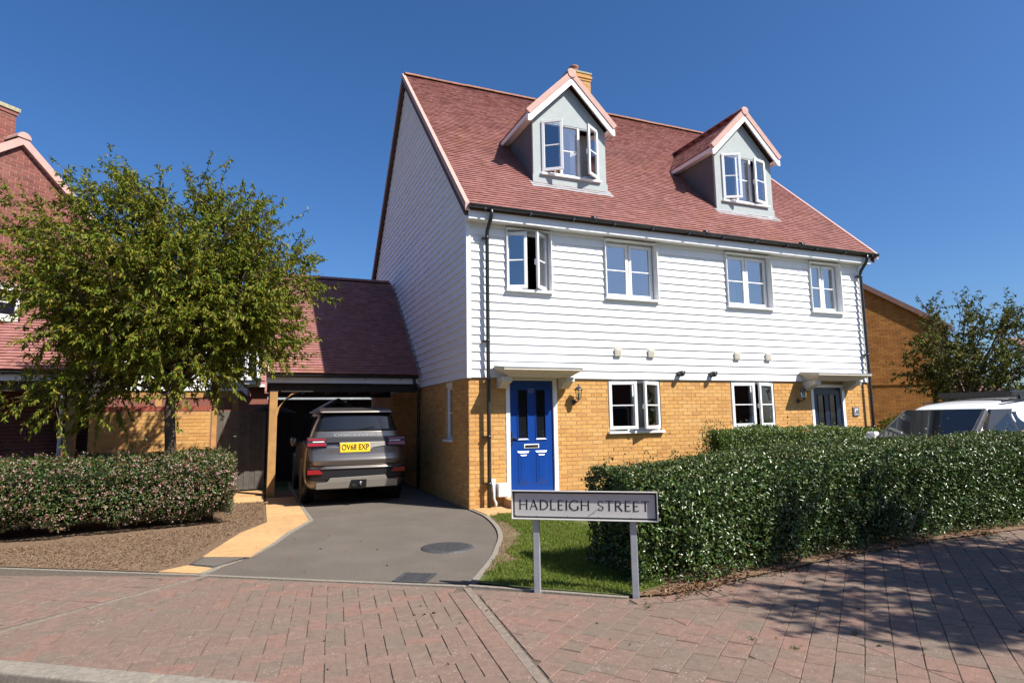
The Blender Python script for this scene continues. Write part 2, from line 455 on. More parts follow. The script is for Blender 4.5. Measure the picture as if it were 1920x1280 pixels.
def tiling(parent, O, ux, us, length, slope, m, tw=0.165, gauge=0.1, n_single=0, single_ok=None, span=None, name='tiling', lift=0.03):
    """overlapping plain tiles: O eaves corner on the roof plane, ux along the eaves, us up the slope"""
    O, ux, us = Vector(O), Vector(ux).normalized(), Vector(us).normalized()
    n = ux.cross(us).normalized()
    if n.z < 0: n = -n
    mb = MB(); whole = []
    rows = int(slope / gauge)
    def pts(u0, u1, s0, h, tl):
        a = O + ux * u0 + us * s0; b = O + ux * u1 + us * s0
        up = us * (gauge * 1.25)
        return [a + n * 0.002, b + n * 0.002, b + up, a + up, a + n * (lift + h), b + n * (lift + h + tl), b + up + n * 0.006, a + up + n * 0.006]
    for j in range(rows):
        s0 = j * gauge
        off = (tw / 2 if j % 2 else 0.0)
        lo, hi = 0.0, length
        if span: lo, hi = span(s0)
        i0 = int((lo - off) / tw) - 1
        for i in range(max(i0, -1), int((hi - off) / tw) + 1):
            u0 = off + i * tw + 0.001; u1 = u0 + tw - 0.002
            a, b = max(u0, lo), min(u1, hi)
            if b - a < 0.02: continue
            r = random.random(); h = random.uniform(-0.003, 0.004); tl = random.uniform(-0.0015, 0.0015)
            c = O + ux * (a + b) / 2 + us * s0
            if n_single and b - a > tw - 0.004 and (single_ok is None or single_ok(c)):
                whole.append((camdist(c), a, b, s0, h, tl, r))
            else: mb.hexa(pts(a, b, s0, h, tl), r, skip=(0, 4))
    whole.sort()
    if n_single:
        w = tw - 0.002; g = gauge * 1.25
        me = local_mesh('roof_tile', [(0, 0, .002), (w, 0, .002), (w, g, 0), (0, g, 0), (0, 0, lift), (w, 0, lift), (w, g, .006), (0, g, .006)],
                        [(0, 3, 2, 1), (4, 5, 6, 7), (0, 1, 5, 4), (1, 2, 6, 5), (2, 3, 7, 6), (3, 0, 4, 7)], m)
        for d, a, b, s0, h, tl, r in whole[:n_single]:
            place('roof_tile', me, frame_matrix(O + ux * a + us * s0 + n * h * 0.6, ux, us, n), parent)
    for d, a, b, s0, h, tl, r in whole[n_single:]: mb.hexa(pts(a, b, s0, h, tl), r, skip=(0, 4))
    return mb.build(name, m, parent, kind='stuff')

def leaf_mesh(name, C, D, Nn, L, W, m, parent, kind=None, curl=0.25, label=None, cat=None, fold=0.25):
    """many small folded leaves: centres, directions, normals (arrays)"""
    C = np.asarray(C, float); n = len(C)
    D = D / np.maximum(np.linalg.norm(D, axis=1, keepdims=True), 1e-6)
    S = np.cross(D, Nn); S /= np.maximum(np.linalg.norm(S, axis=1, keepdims=True), 1e-6)
    U = np.cross(S, D)
    L = np.broadcast_to(np.asarray(L, float), (n,))[:, None]; W = np.broadcast_to(np.asarray(W, float), (n,))[:, None]
    v = np.empty((n, 4, 3))
    v[:, 0] = C - D * L * 0.5
    v[:, 2] = C + D * L * 0.5 - U * L * curl
    v[:, 1] = C - D * L * 0.05 + S * W * 0.5 + U * W * fold
    v[:, 3] = C - D * L * 0.05 - S * W * 0.5 + U * W * fold
    base = (np.arange(n) * 4)[:, None]
    f = np.concatenate([base + np.array([[0, 1, 2]]), base + np.array([[0, 2, 3]])], 1).reshape(-1, 3)
    vv = v.reshape(-1, 3)
    if parent is not None: vv = vv - np.array(WM[parent.name].translation)
    me = bpy.data.meshes.new(name)
    me.vertices.add(len(vv)); me.vertices.foreach_set('co', vv.ravel())
    me.loops.add(len(f) * 3); me.loops.foreach_set('vertex_index', f.ravel().astype(np.int32))
    me.polygons.add(len(f)); me.polygons.foreach_set('loop_start', np.arange(0, len(f) * 3, 3, dtype=np.int32))
    me.polygons.foreach_set('loop_total', np.full(len(f), 3, dtype=np.int32))
    at = me.attributes.new('rnd', 'FLOAT', 'FACE'); at.data.foreach_set('value', np.repeat(rng.random(n), 2).astype(np.float32))
    me.materials.append(MAT[m]); me.update(calc_edges=True); me.validate()
    o = bpy.data.objects.new(name, me); col.objects.link(o)
    if parent is not None: o.parent = parent
    WM[o.name] = wmat(parent).copy()
    return tag(o, label, cat, None, kind)

def unit(a):
    return a / np.maximum(np.linalg.norm(a, axis=-1, keepdims=True), 1e-9)

def tree(name, base, trunk_h, trunk_r, centre, radii, n_limbs, n_shoots, n_twigs, per_twig, leaf, lw, m, label, cat, lean=(0, 0), low=-0.35, seed=1, droop=0.5, group=None, twig_len=(0.25, 0.6), shoot_len=(0.5, 1.1), extra=(), min_start=.32):
    R = np.random.default_rng(seed)
    base = np.array(base, float); cen = np.array(centre, float); rad = np.array(radii, float)
    t = empty(name, base, label, cat, group)
    wood = MB()
    top = base + np.array([lean[0], lean[1], trunk_h])
    tp = [base + (top - base) * k / 6 + np.array([R.normal(0, .02), R.normal(0, .02), 0]) * k for k in range(7)]
    tp[0] = base - np.array([0, 0, 0.05])
    wood.tube([tuple(p) for p in tp], [trunk_r * (1.25 if k == 0 else 1) * (1 - 0.09 * k) for k in range(7)], n=10)
    trunk = wood.build('trunk', 'bark', t)
    limbs = MB(); tw = MB(); C = []; D = []
    def path(p, q, sag, n):
        mid = (p + q) / 2 + np.array([0, 0, sag]) + R.normal(0, .08, 3)
        s = np.linspace(0, 1, n)[:, None]
        return (1 - s) ** 2 * p + 2 * s * (1 - s) * mid + s ** 2 * q
    for i in range(n_limbs + len(extra)):
        g = i * 2.39996 + R.uniform(-.3, .3)
        zz = low + (0.98 - low) * (min(i, n_limbs - 1) + 0.5) / n_limbs
        rr = math.sqrt(max(0.02, 1 - zz * zz))
        dirn = np.array([rr * math.cos(g), rr * math.sin(g), zz])
        end = cen + dirn * rad * R.uniform(0.62, 0.9) if i < n_limbs else np.array(extra[i - n_limbs], float)
        f = np.clip((end[2] - base[2]) / (cen[2] + rad[2] - base[2]) * 0.9, 0.25, 1.0)
        st = base + (top - base) * min(1.0, max(min_start, f * R.uniform(.75, 1.0)))
        P = path(st, end, 0.18 * np.linalg.norm(end - st), 8)
        r0 = trunk_r * R.uniform(.28, .42)
        limbs.tube([tuple(p) for p in P], [r0 * (1 - 0.8 * k / 7) for k in range(8)], n=6, cap=False)
        for j in range(n_shoots):
            s = R.uniform(.25, 1.0); k = min(6, int(s * 7)); p0 = P[k] + (P[k + 1] - P[k]) * (s * 7 - k)
            ax = unit(P[k + 1] - P[k]); out = unit((p0 - cen) / rad)
            dv = unit(ax * .7 + out * .8 + R.normal(0, .6, 3) + np.array([0, 0, .25]))
            ln = R.uniform(*shoot_len) * (1.0 if s < .9 else 1.15)
            q0 = p0 + dv * ln
            e = np.linalg.norm((q0 - cen) / rad)
            if e > 1.12 and i < n_limbs: q0 = cen + (q0 - cen) * ((R.uniform(1.0, 1.12) if R.uniform() > .22 else R.uniform(1.14, 1.36)) / e)
            PS = path(p0, q0, .05, 5)
            tw.tube([tuple(p) for p in PS], [.012, .010, .008, .006, .004], n=4, cap=False)
            for w in range(n_twigs):
                s2 = R.uniform(.15, 1.0); k2 = min(3, int(s2 * 4)); b0 = PS[k2] + (PS[k2 + 1] - PS[k2]) * (s2 * 4 - k2)
                d2 = unit(unit(PS[k2 + 1] - PS[k2]) * .8 + R.normal(0, .55, 3))
                l2 = R.uniform(*twig_len)
                b1 = b0 + d2 * l2 + np.array([0, 0, -.05 * l2])
                if w % 2 == 0: tw.tube([tuple(b0), tuple(b1)], [.005, .002], n=3, cap=False)
                nl = per_twig
                ss = R.uniform(0.05, 1.05, nl)[:, None]
                cc = b0 + (b1 - b0) * ss
                dd = unit(d2 * .7 + R.normal(0, .6, (nl, 3)) + np.array([0, 0, -droop]))
                C.append(cc + dd * leaf * .5); D.append(dd)
    limbs.build('limb', 'bark', trunk, kind='stuff')
    tw.build('twigs', 'twig', trunk, kind='stuff')
    C = np.concatenate(C); D = np.concatenate(D)
    keep = C[:, 2] > 0.5
    C, D = C[keep], D[keep]
    Nn = unit(R.normal(0, .6, C.shape) + np.array([0, 0, 1.0]))
    leaf_mesh('crown', C, D, Nn, leaf * R.uniform(.7, 1.25, len(C)), lw * R.uniform(.7, 1.2, len(C)), m, t, kind='stuff', curl=.18)
    return t

def text_mesh(s, size, extrude=0.001, bold=0.0):
    cu = bpy.data.curves.new('lettering', 'FONT'); cu.body = s; cu.size = size; cu.extrude = extrude; cu.align_x = 'CENTER'; cu.align_y = 'CENTER'; cu.offset = bold
    o = bpy.data.objects.new('lettering_tmp', cu); col.objects.link(o)
    dg = bpy.context.evaluated_depsgraph_get(); dg.update()
    me = bpy.data.meshes.new_from_object(o.evaluated_get(dg))
    bpy.data.objects.remove(o); bpy.data.curves.remove(cu)
    return me

def text(s, size, centre, ux, uz, m, parent, name='lettering', sx=1.0, extrude=0.001, width=None, bold=0.0):
    me = text_mesh(s, size, extrude, bold)
    me.materials.clear(); me.materials.append(MAT[m])
    ux, uz = Vector(ux).normalized(), Vector(uz).normalized(); n = ux.cross(uz)
    if width:
        xs = [v.co.x for v in me.vertices]; sx = width / (max(xs) - min(xs))
    M = frame_matrix(Vector(centre), ux, uz, n) @ Matrix.Diagonal((sx, 1, 1, 1))
    return place(name, me, M, parent)

def clip_poly(poly, clip):
    """Sutherland-Hodgman, clip polygon convex and ccw"""
    out = poly
    for i in range(len(clip)):
        a, b = clip[i], clip[(i + 1) % len(clip)]
        ins = lambda p: (b[0] - a[0]) * (p[1] - a[1]) - (b[1] - a[1]) * (p[0] - a[0]) >= -1e-9
        src, out = out, []
        for k in range(len(src)):
            p, q = src[k], src[(k + 1) % len(src)]
            ip, iq = ins(p), ins(q)
            if ip: out.append(p)
            if ip != iq:
                d1 = (b[0] - a[0]) * (p[1] - a[1]) - (b[1] - a[1]) * (p[0] - a[0])
                d2 = (b[0] - a[0]) * (q[1] - a[1]) - (b[1] - a[1]) * (q[0] - a[0])
                t = d1 / (d1 - d2); out.append((p[0] + (q[0] - p[0]) * t, p[1] + (q[1] - p[1]) * t))
        if not out: return []
    return out

def area(poly):
    return 0.5 * sum(poly[i][0] * poly[(i + 1) % len(poly)][1] - poly[(i + 1) % len(poly)][0] * poly[i][1] for i in range(len(poly)))

def sheet(name, poly, z, m, parent=None, kind='structure', **k):
    mb = MB(); mb.face([(p[0], p[1], z) for p in poly])
    o = mb.build(name, m, parent, kind=kind if parent is None else None, **k)
    return o

def strip(mb, pts, w, z0, z1, r=0.0, jitter=False):
    """kerb-like strip along a polyline, one block per segment"""
    pts = [Vector((p[0], p[1], 0)) for p in pts]
    nn = []
    for i in range(len(pts)):
        t = pts[min(i + 1, len(pts) - 1)] - pts[max(i - 1, 0)]; t.normalize(); nn.append(Vector((-t.y, t.x, 0)))
    for i in range(len(pts) - 1):
        a, b = pts[i], pts[i + 1]; h = w / 2
        q = [a - nn[i] * h, b - nn[i + 1] * h, b + nn[i + 1] * h, a + nn[i] * h]
        mb.hexa([(p.x, p.y, z0) for p in q] + [(p.x, p.y, z1) for p in q], random.random() if jitter else r)

# ================================================================ the ground
sheet('ground', [(-250, -250), (250, -250), (250, 250), (-250, 250)], -0.06, 'grass_far')
KERB = lambda x: -5.02 - 0.692 * (x + 4.92)
# carriageway beyond the kerb (the camera stands on it)
sheet('road', [(-14, KERB(-14) - 0.2), (-14, -16), (30, -16), (30, -9.2), (4, -9.2), (1, KERB(1) - 0.2)], -0.05, 'channel')
strip_pts = [(x, KERB(x) - 0.1) for x in np.arange(-12.0, 1.3, 0.9)]
mbk = empty('kerb', (-5, KERB(-5), 0)); tag(mbk, kind='structure')
for i in range(len(strip_pts) - 1):
    b = MB(); strip(b, [strip_pts[i], (strip_pts[i + 1][0] - 0.006, strip_pts[i + 1][1] + 0.004)], 0.18, -0.06, 0.012)
    b.build('kerb_block', 'kerb_stone', mbk, bevel=0.012)

paving = sheet('block_paving', [(-12, KERB(-12)), (3.2, KERB(3.2)), (12, KERB(3.2)), (12, -4.4), (-1.3, -4.4), (-12, 2.4)], -0.006, 'joint_sand')
SOIL = [(-0.36, -5.56), (0.05, -5.64), (0.37, -5.6), (1.41, -5.44), (2.9, -5.22), (4.41, -5.12), (6.15, -5.14), (9, -5.4), (12, -5.9), (12, -4.0), (-0.36, -4.0)]
def inpoly(p, poly):
    c = False; n = len(poly)
    for i in range(n):
        a, b = poly[i], poly[i - 1]
        if (a[1] > p[1]) != (b[1] > p[1]) and p[0] < (b[0] - a[0]) * (p[1] - a[1]) / (b[1] - a[1]) + a[0]: c = not c
    return c
blocks = []
R2 = random.Random(5)
def add_blocks(rects, clip):
    if area(clip) < 0: clip = clip[::-1]
    for poly in rects:
        if area(poly) < 0: poly = poly[::-1]
        cx = sum(p[0] for p in poly) / 4; cy = sum(p[1] for p in poly) / 4; an = R2.gauss(0, .007); dx, dy = R2.gauss(0, .0012), R2.gauss(0, .0012)
        poly = [(cx + dx + (p[0] - cx) - (p[1] - cy) * an, cy + dy + (p[1] - cy) + (p[0] - cx) * an) for p in poly]
        q = clip_poly(poly, clip)
        if len(q) >= 3 and area(q) > 0.0015: blocks.append(q)
def rect(o, a, b, u0, u1, v0, v1, g=0.0022):
    if v1 < v0: v0, v1 = v1, v0
    u0 += g; u1 -= g; v0 += g; v1 -= g
    return [(o[0] + a[0] * u + b[0] * v, o[1] + a[1] * u + b[1] * v) for u, v in ((u0, v0), (u1, v0), (u1, v1), (u0, v1))]
def herring(o, ang, w, n):
    a = (math.cos(ang), math.sin(ang)); b = (-a[1], a[0]); out = []
    for i in range(-n, n):
        for j in range(-n, n):
            k = (i - j) % 4
            if k == 0: out.append(rect(o, a, b, i * w, (i + 2) * w, j * w, (j + 1) * w))
            elif k == 3: out.append(rect(o, a, b, i * w, (i + 1) * w, j * w, (j + 2) * w))
    return out
def courses(o, ang, w, n, rnd, lens=(0.2, 0.24, 0.28, 0.16)):
    a = (math.cos(ang), math.sin(ang)); b = (-a[1], a[0]); out = []
    for j in range(-n, n):
        u = -n * w + rnd.uniform(0, .2)
        while u < n * w:
            l = rnd.choice(lens); out.append(rect(o, a, b, u, u + l, j * w, (j + 1) * w)); u += l
    return out
R2 = random.Random(5)
off = lambda p, d: (p[0] + d[0], p[1] + d[1])
ch1n = (0.679 * .052, -0.734 * .052)
ZB = [(-5.515, -4.609), (-1.985, -7.04), (-1.76, -4.66), (-1.74, -4.67), (-3.72, -3.30)]
add_blocks(herring((-3.0, -5.4), math.radians(-6), 0.135, 34), [(-5.533, -4.689), (-1.968, -7.07), (-1.733, -4.695), (-3.942, -3.217)])
ZA = [(-11, KERB(-11)), (-5.60, KERB(-5.60)), (-3.93, -3.06), (-3.95, -3.05), (-6.0, -1.75), (-11, 1.40)]
add_blocks(courses((-6, -3), math.radians(-33), 0.16, 44, R2), ZA)
# rows that run along the channels and the planting edge
def row(p, q, w, lens, clip=None):
    d = Vector((q[0] - p[0], q[1] - p[1])); Ln = d.length; d.normalize(); a = (d.x, d.y); b = (-d.y, d.x); u = 0
    while u < Ln - 0.03:
        l = min(R2.choice(lens), Ln - u); blocks.append(rect(p, a, b, u, u + l, 0, w)); u += l
row((-1.575, -4.76), (-1.815, -7.17), -0.16, (0.3, 0.24, 0.28))
row((-3.80, -3.15), (-1.62, -4.62), -0.135, (0.24, 0.2, 0.28, 0.12))
row((-1.48, -4.72), (-0.37, -5.60), -0.15, (0.24, 0.2, 0.26))
row((-0.37, -5.60), (0.45, -5.70), -0.15, (0.24, 0.2, 0.13))
CG = courses((0, -6.5), math.radians(38), 0.165, 46, R2)
CC1 = [(-1.50, -4.90), (-1.735, -7.20), (-1.60, KERB(-1.60)), (-0.35, KERB(-0.35)), (-0.35, -5.79)]
CC2 = [(-0.35, -5.79), (-0.35, KERB(-0.35)), (2.4, KERB(2.4)), (8.5, -9.6), (8.5, -5.0), (0.47, -5.0), (0.45, -5.89)]
CC2a = [(-0.35, -5.79), (-0.35, KERB(-0.35)), (0.46, KERB(0.46)), (0.46, -5.89)]
CC2b = [(0.46, -5.0), (0.46, KERB(0.46)), (2.4, KERB(2.4)), (8.5, -9.6), (8.5, -5.0)]
add_blocks(CG, CC1); add_blocks(CG, CC2a); add_blocks(CG, CC2b)
def inview(q):
    c = (sum(p[0] for p in q) / len(q), sum(p[1] for p in q) / len(q)); d = Vector((c[0], c[1], 0)) - CAM
    z = d.dot(_d)
    if z < 0.3: return None
    x = 960 + FPX * d.dot(_rx) / z; y = 640 - FPX * d.dot(_ux) / z
    return (d.length if (-60 < x < 1980 and y < 1330) else None), c
kept = []
for q in blocks:
    r = inview(q)
    if r is None or r[0] is None: continue
    if inpoly(r[1], SOIL): continue
    kept.append((r[0], q))
kept.sort(key=lambda t: t[0])
rest = MB()
def block_faces(mb, q, z, r):
    n = len(q); cx = sum(p[0] for p in q) / n; cy = sum(p[1] for p in q) / n
    ins = lambda p: max(0.9, 1 - 0.0045 / max(0.02, math.hypot(p[0] - cx, p[1] - cy)))
    top = [(cx + (p[0] - cx) * ins(p), cy + (p[1] - cy) * ins(p), z + random.uniform(-.001, .001)) for p in q]
    mid = [(p[0], p[1], z - 0.004) for p in q]; bot = [(p[0], p[1], -0.03) for p in q]
    mb.face(top, r)
    for k in range(n):
        k2 = (k + 1) % n
        mb.face([mid[k], mid[k2], top[k2], top[k]], r); mb.face([bot[k], bot[k2], mid[k2], mid[k]], r)
for i, (d, q) in enumerate(kept):
    z = random.uniform(-0.0025, 0.0025)
    if i < 300:
        b = MB(); block_faces(b, q, z, 0.0); b.build('paving_block', 'paver', paving, fix=False)
    else: block_faces(rest, q, z, random.random())
rest.build('paving_setts', 'paver', paving, kind='stuff', fix=False)
# flush concrete channels and edging
chan = empty('drainage_channel', (-1.6, -5.5, 0)); tag(chan, kind='structure')
for p, q in (((-3.83, -3.06), (-5.56, -4.66)), ((-1.53, -4.66), (-1.79, -7.2))):
    d = Vector((q[0] - p[0], q[1] - p[1])); n = max(1, int(d.length / 0.9))
    for k in range(n):
        b = MB(); strip(b, [(p[0] + d.x * k / n, p[1] + d.y * k / n), (p[0] + d.x * (k + .994) / n, p[1] + d.y * (k + .994) / n)], 0.066, -0.04, 0.002)
        b.build('channel_block', 'channel', chan)
edging = empty('edging', (-3, -3.5, 0)); tag(edging, kind='structure')
def edge_run(pts, w, z, seg=0.9):
    """concrete edging in lengths"""
    P = [Vector((a, b)) for a, b in pts]
    Q = []
    for i in range(len(P)):           # smooth
        Q.append(P[i])
    b = None
    for i in range(len(Q) - 1):
        b = MB(); strip(b, [tuple(Q[i]), tuple(Q[i] + (Q[i + 1] - Q[i]) * 0.995)], w, -0.05, z); b.build('edging_block', 'kerb_stone', edging)
def smooth(pts, k=3):
    P = [np.array(p, float) for p in pts]; out = []
    for i in range(len(P) - 1):
        p0, p1, p2, p3 = P[max(i - 1, 0)], P[i], P[i + 1], P[min(i + 2, len(P) - 1)]
        for t in np.linspace(0, 1, k, endpoint=False):
            out.append(tuple(0.5 * ((2 * p1) + (-p0 + p2) * t + (2 * p0 - 5 * p1 + 4 * p2 - p3) * t * t + (-p0 + 3 * p1 - 3 * p2 + p3) * t ** 3)))
    out.append(tuple(P[-1])); return out
EDGE_L = [(-11, 1.47), (-8.5, -0.09), (-5.98, -1.68), (-3.92, -2.99), (-2.7, -3.82), (-1.52, -4.60)]
edge_run(EDGE_L, 0.05, 0.004)
edge_run([(-1.50, -4.62), (-1.02, -5.02), (-0.36, -5.58)], 0.05, 0.014)
RK = smooth([(0.0, -0.03), (0.0, -0.45), (-0.02, -0.85), (-0.12, -1.45), (-0.26, -2.04), (-0.45, -2.6), (-0.71, -3.17), (-1.0, -3.75), (-1.46, -4.52)], 3)
LK = [(-3.86, -2.99), (-3.73, -2.79), (-3.36, -2.23), (-3.12, -1.6), (-2.93, -0.94), (-2.54, 0.13), (-2.58, 1.31), (-2.62, 3.9), (-2.62, 6.9)]
driveway = sheet('driveway', [(p[0], p[1]) for p in RK] + [(-2.6, -3.86), (-3.86, -2.99)] + LK[1:] + [(0.0, 6.9)], 0.0, 'asphalt')
KW = [(a + 0.045, b - 0.01) for a, b in RK]
edge_run(KW, 0.065, 0.020)
edge_run([(a - 0.03, b) for a, b in LK], 0.06, 0.012)
# planting bed on the left, lawn, soil under the hedge
bed = sheet('planting_bed', [(-12, 2.2), (-11, 1.52), (-8.5, -0.04), (-5.95, -1.62), (-3.92, -2.92), (-3.84, -2.95), (-3.36, -2.3), (-2.95, -0.9), (-2.58, 0.13), (-2.6, 4.9), (-12, 4.9)], 0.003, 'soil')
sheet('hedge_bed', SOIL, 0.012, 'soil')
LAWN = [(2.2, -0.82), (0.09, -0.82)] + [(a + 0.085, b) for a, b in RK if -4.4 < b < -0.85] + [(-1.40, -4.58), (-0.99, -4.98), (-0.34, -5.54), (0.2, -5.4), (0.2, -4.1), (4.6, -4.1), (4.6, -0.82)]
sheet('lawn', LAWN, 0.016, 'grass_soil')
sheet('side_drive', [(4.6, -4.0), (12, -4.0), (12, -0.02), (4.6, -0.02)], 0.0, 'asphalt')
# buff slabs left of the drive, round the door and at the gate
slabs = empty('slab_path', (-3.2, 0, 0)); tag(slabs, kind='structure')
PR = [((-4.32, -2.69), (-3.90, -2.97)), ((-4.06, -2.50), (-3.79, -2.76)), ((-3.95, -2.10), (-3.42, -2.36)), ((-3.77, -1.32), (-3.14, -1.52)), ((-3.59, -0.60), (-2.97, -0.85)),
      ((-3.24, 0.20), (-2.60, 0.10)), ((-3.24, 0.85), (-2.62, 0.85)), ((-3.24, 1.6), (-2.64, 1.6)), ((-3.24, 2.5), (-2.66, 2.5)), ((-3.24, 3.5), (-2.68, 3.5))]
for i in range(len(PR) - 1):
    (a, b), (c, d) = PR[i], PR[i + 1]
    if i == 1: continue
    q = [Vector((*a, 0)), Vector((*b, 0)), Vector((*d, 0)), Vector((*c, 0))]; m_ = sum(q, Vector()) / 4
    q = [m_ + (p - m_) * 0.978 for p in q]
    MB().hexa([(p.x, p.y, -0.03) for p in q] + [(p.x, p.y, 0.014) for p in q]).build('slab', 'buff_slab', slabs, bevel=0.004)
for x0, x1, y0, y1, z in ((-3.85, -3.27, 3.0, 3.9, 0.03), (-3.85, -3.27, 3.92, 4.8, 0.05), (0.06, 0.78, -0.80, -0.04, 0.03), (0.79, 1.5, -0.80, -0.46, 0.03), (1.51, 2.2, -0.80, -0.46, 0.03)):
    MB().box(x0, x1, y0, y1, -0.03, z).build('slab', 'buff_slab', slabs, bevel=0.006)
# iron covers
o = empty('inspection_cover', (-3.8, -2.45, 0.0), 'rectangular dark cover let into the buff slabs beside the drive', 'manhole cover')
q = [(-4.05, -2.49), (-3.79, -2.74), (-3.43, -2.38), (-3.94, -2.12)]
MB().hexa([(x, y, -0.03) for x, y in q] + [(x, y, 0.012) for x, y in q]).build('frame', 'iron', o)
m_ = Vector((-3.80, -2.43, 0)); qq = [m_ + (Vector((x, y, 0)) - m_) * 0.86 for x, y in q]
MB().hexa([(p.x, p.y, 0.0) for p in qq] + [(p.x, p.y, 0.017) for p in qq]).build('lid', 'asphalt', o)
o = empty('manhole_cover', (-1.19, -2.84, 0.0), 'round studded iron manhole cover in the asphalt drive', 'manhole cover')
MB().lathe((-1.19, -2.84, 0), [(0.325, -0.02), (0.325, 0.006), (0.285, 0.0061)], n=32).build('frame', 'iron', o)
lid = MB().lathe((-1.19, -2.84, 0), [(0.28, -0.02), (0.28, 0.009)], n=32).build('lid', 'iron', o)
st = MB()
for i in range(-6, 7):
    for j in range(-6, 7):
        if i * i + j * j < 38: st.box(-1.19 + i * .042 - .012, -1.19 + i * .042 + .012, -2.84 + j * .042 - .012, -2.84 + j * .042 + .012, 0.008, 0.015)
st.build('stud', 'iron', lid, kind='stuff')
o = empty('drain_grate', (-1.88, -4.09, 0.0), 'square slotted iron drain grate at the foot of the drive', 'drain')
gd = Vector((0.835, -0.55, 0)); gn = Vector((0.55, 0.835, 0)); gc = Vector((-1.885, -4.085, 0))
fr_ = MB()
for s in (-1, 1):
    fr_.obox(gc + gn * s * .155 + Vector((0, 0, -.01)), gd * .175, gn * .02, Vector((0, 0, .018)))
    fr_.obox(gc + gd * s * .155 + Vector((0, 0, -.01)), gd * .02, gn * .135, Vector((0, 0, .0179)))
fr_.obox(gc + Vector((0, 0, -.01)), gd * .012, gn * .135, Vector((0, 0, .0178)))
fr_.build('frame', 'iron', o)
MB().obox(gc + Vector((0, 0, -.003)), gd * .14, gn * .14, Vector((0, 0, .006))).build('pit', 'sign_black', o)  # black slab standing in for the darkness under the bars
for k in range(-4, 5):
    if k == 0: continue
    MB().obox(gc + gd * (k * .033), gd * .009, gn * .135, Vector((0, 0, .0075))).build('bar', 'iron', o)

# ================================================================ the white boarded house
house = empty('house', (0, 0, 0), 'pair of semi-detached houses with white boards, buff brick below and two dormers', 'house')
XW, YD = 10.10, 10.58            # width, depth
ZB1 = 2.30                       # foot of the boarding
BOARD = 0.1546
RZ = lambda y: 5.66 + y          # front roof plane
W1 = (0.77, 1.70, 3.90, 5.12); W2 = (2.89, 4.13, 3.88, 5.12); W3 = (5.94, 7.22, 3.88, 5.12); W4 = (8.41, 9.40, 3.90, 5.12)
G1 = (2.88, 4.11, 1.24, 2.29); G2 = (5.91, 7.13, 1.24, 2.29)
D1 = (0.74, 1.77, 0.17, 2.33); D2 = (8.22, 9.27, 0.17, 2.24)
SW = (1.06, 1.50, 1.13, 2.28)    # side window, along y
def panel(mb, holes, a0, a1, z0, z1, f):
    """rectangle a0..a1 x z0..z1 with rectangular holes, f(a0,a1,z0,z1) adds one box"""
    zs = sorted({z0, z1, *[h[2] for h in holes], *[h[3] for h in holes]})
    for k in range(len(zs) - 1):
        if zs[k] < z0 or zs[k + 1] > z1: continue
        iv = [(a0, a1)]
        for h in holes:
            if h[2] < zs[k + 1] - 1e-6 and h[3] > zs[k] + 1e-6: iv = cut(iv, h[0], h[1])
        for p, q in iv: f(p, q, zs[k], zs[k + 1])
holes_f = [W1, W2, W3, W4, G1, G2, D1, D2]
b = MB(); panel(b, holes_f, 0.035, XW - 0.035, -0.05, 5.38, lambda p, q, z0, z1: b.box(p, q, 0.035, 0.30, z0, z1))
front_wall = b.build('front_wall', 'buff_mortar', house)
b = MB(); panel(b, [SW], 0.301, YD - 0.3, -0.05, 5.38, lambda p, q, z0, z1: b.box(0.035, 0.30, p, q, z0, z1))
b.prism([(0.035, 0.06, 5.38), (0.035, YD - 0.06, 5.38), (0.035, 5.29, 10.62)], (0.25, 0, 0))
side_wall = b.build('side_wall', 'buff_mortar', house)
b = MB(); b.box(XW - 0.3, XW - 0.035, 0.301, YD - 0.3, -0.05, 5.38); b.prism([(XW - 0.3, 0.06, 5.38), (XW - 0.3, YD - 0.06, 5.38), (XW - 0.3, 5.29, 10.62)], (0.265, 0, 0))
b.box(0.035, XW - 0.035, YD - 0.30, YD - 0.035, -0.05, 5.38)
b.build('rear_wall', 'buff_mortar', house)
b = MB()
b.box(0.305, XW - 0.305, 0.305, YD - 0.305, 2.45, 2.70); b.box(0.305, XW - 0.305, 0.305, YD - 0.305, 5.15, 5.37)
b.box(0.305, XW - 0.305, 0.305, YD - 0.305, -0.02, 0.12); b.box(5.0, 5.15, 0.305, YD - 0.305, 0.12, 5.14)
b.box(0.305, XW - 0.305, 3.6, 3.7, 0.12, 5.14)
for x in (2.1, 7.7): b.box(x, x + .1, 0.305, 3.59, 0.12, 5.14)
b.build('interior_walls', 'interior', house)
brickwork(front_wall, (0.035, 0.0349, 0), (1, 0, 0), (0, -1, 0), XW - 0.07, 2.31, 'buff_brick', holes=[(h[0] - 0.035, h[1] - 0.035, h[2], h[3]) for h in (G1, G2, D1, D2)], n_single=300,
          single_ok=lambda c: c.x < 2.7 or (c.z > 1.0 and c.x < 5.6))
brickwork(side_wall, (0.0349, 7.0, 0), (0, -1, 0), (-1, 0, 0), 6.965, 2.31, 'buff_brick', holes=[(7.0 - SW[1], 7.0 - SW[0], SW[2], SW[3])], n_single=180, single_ok=lambda c: c.y < 3.6)
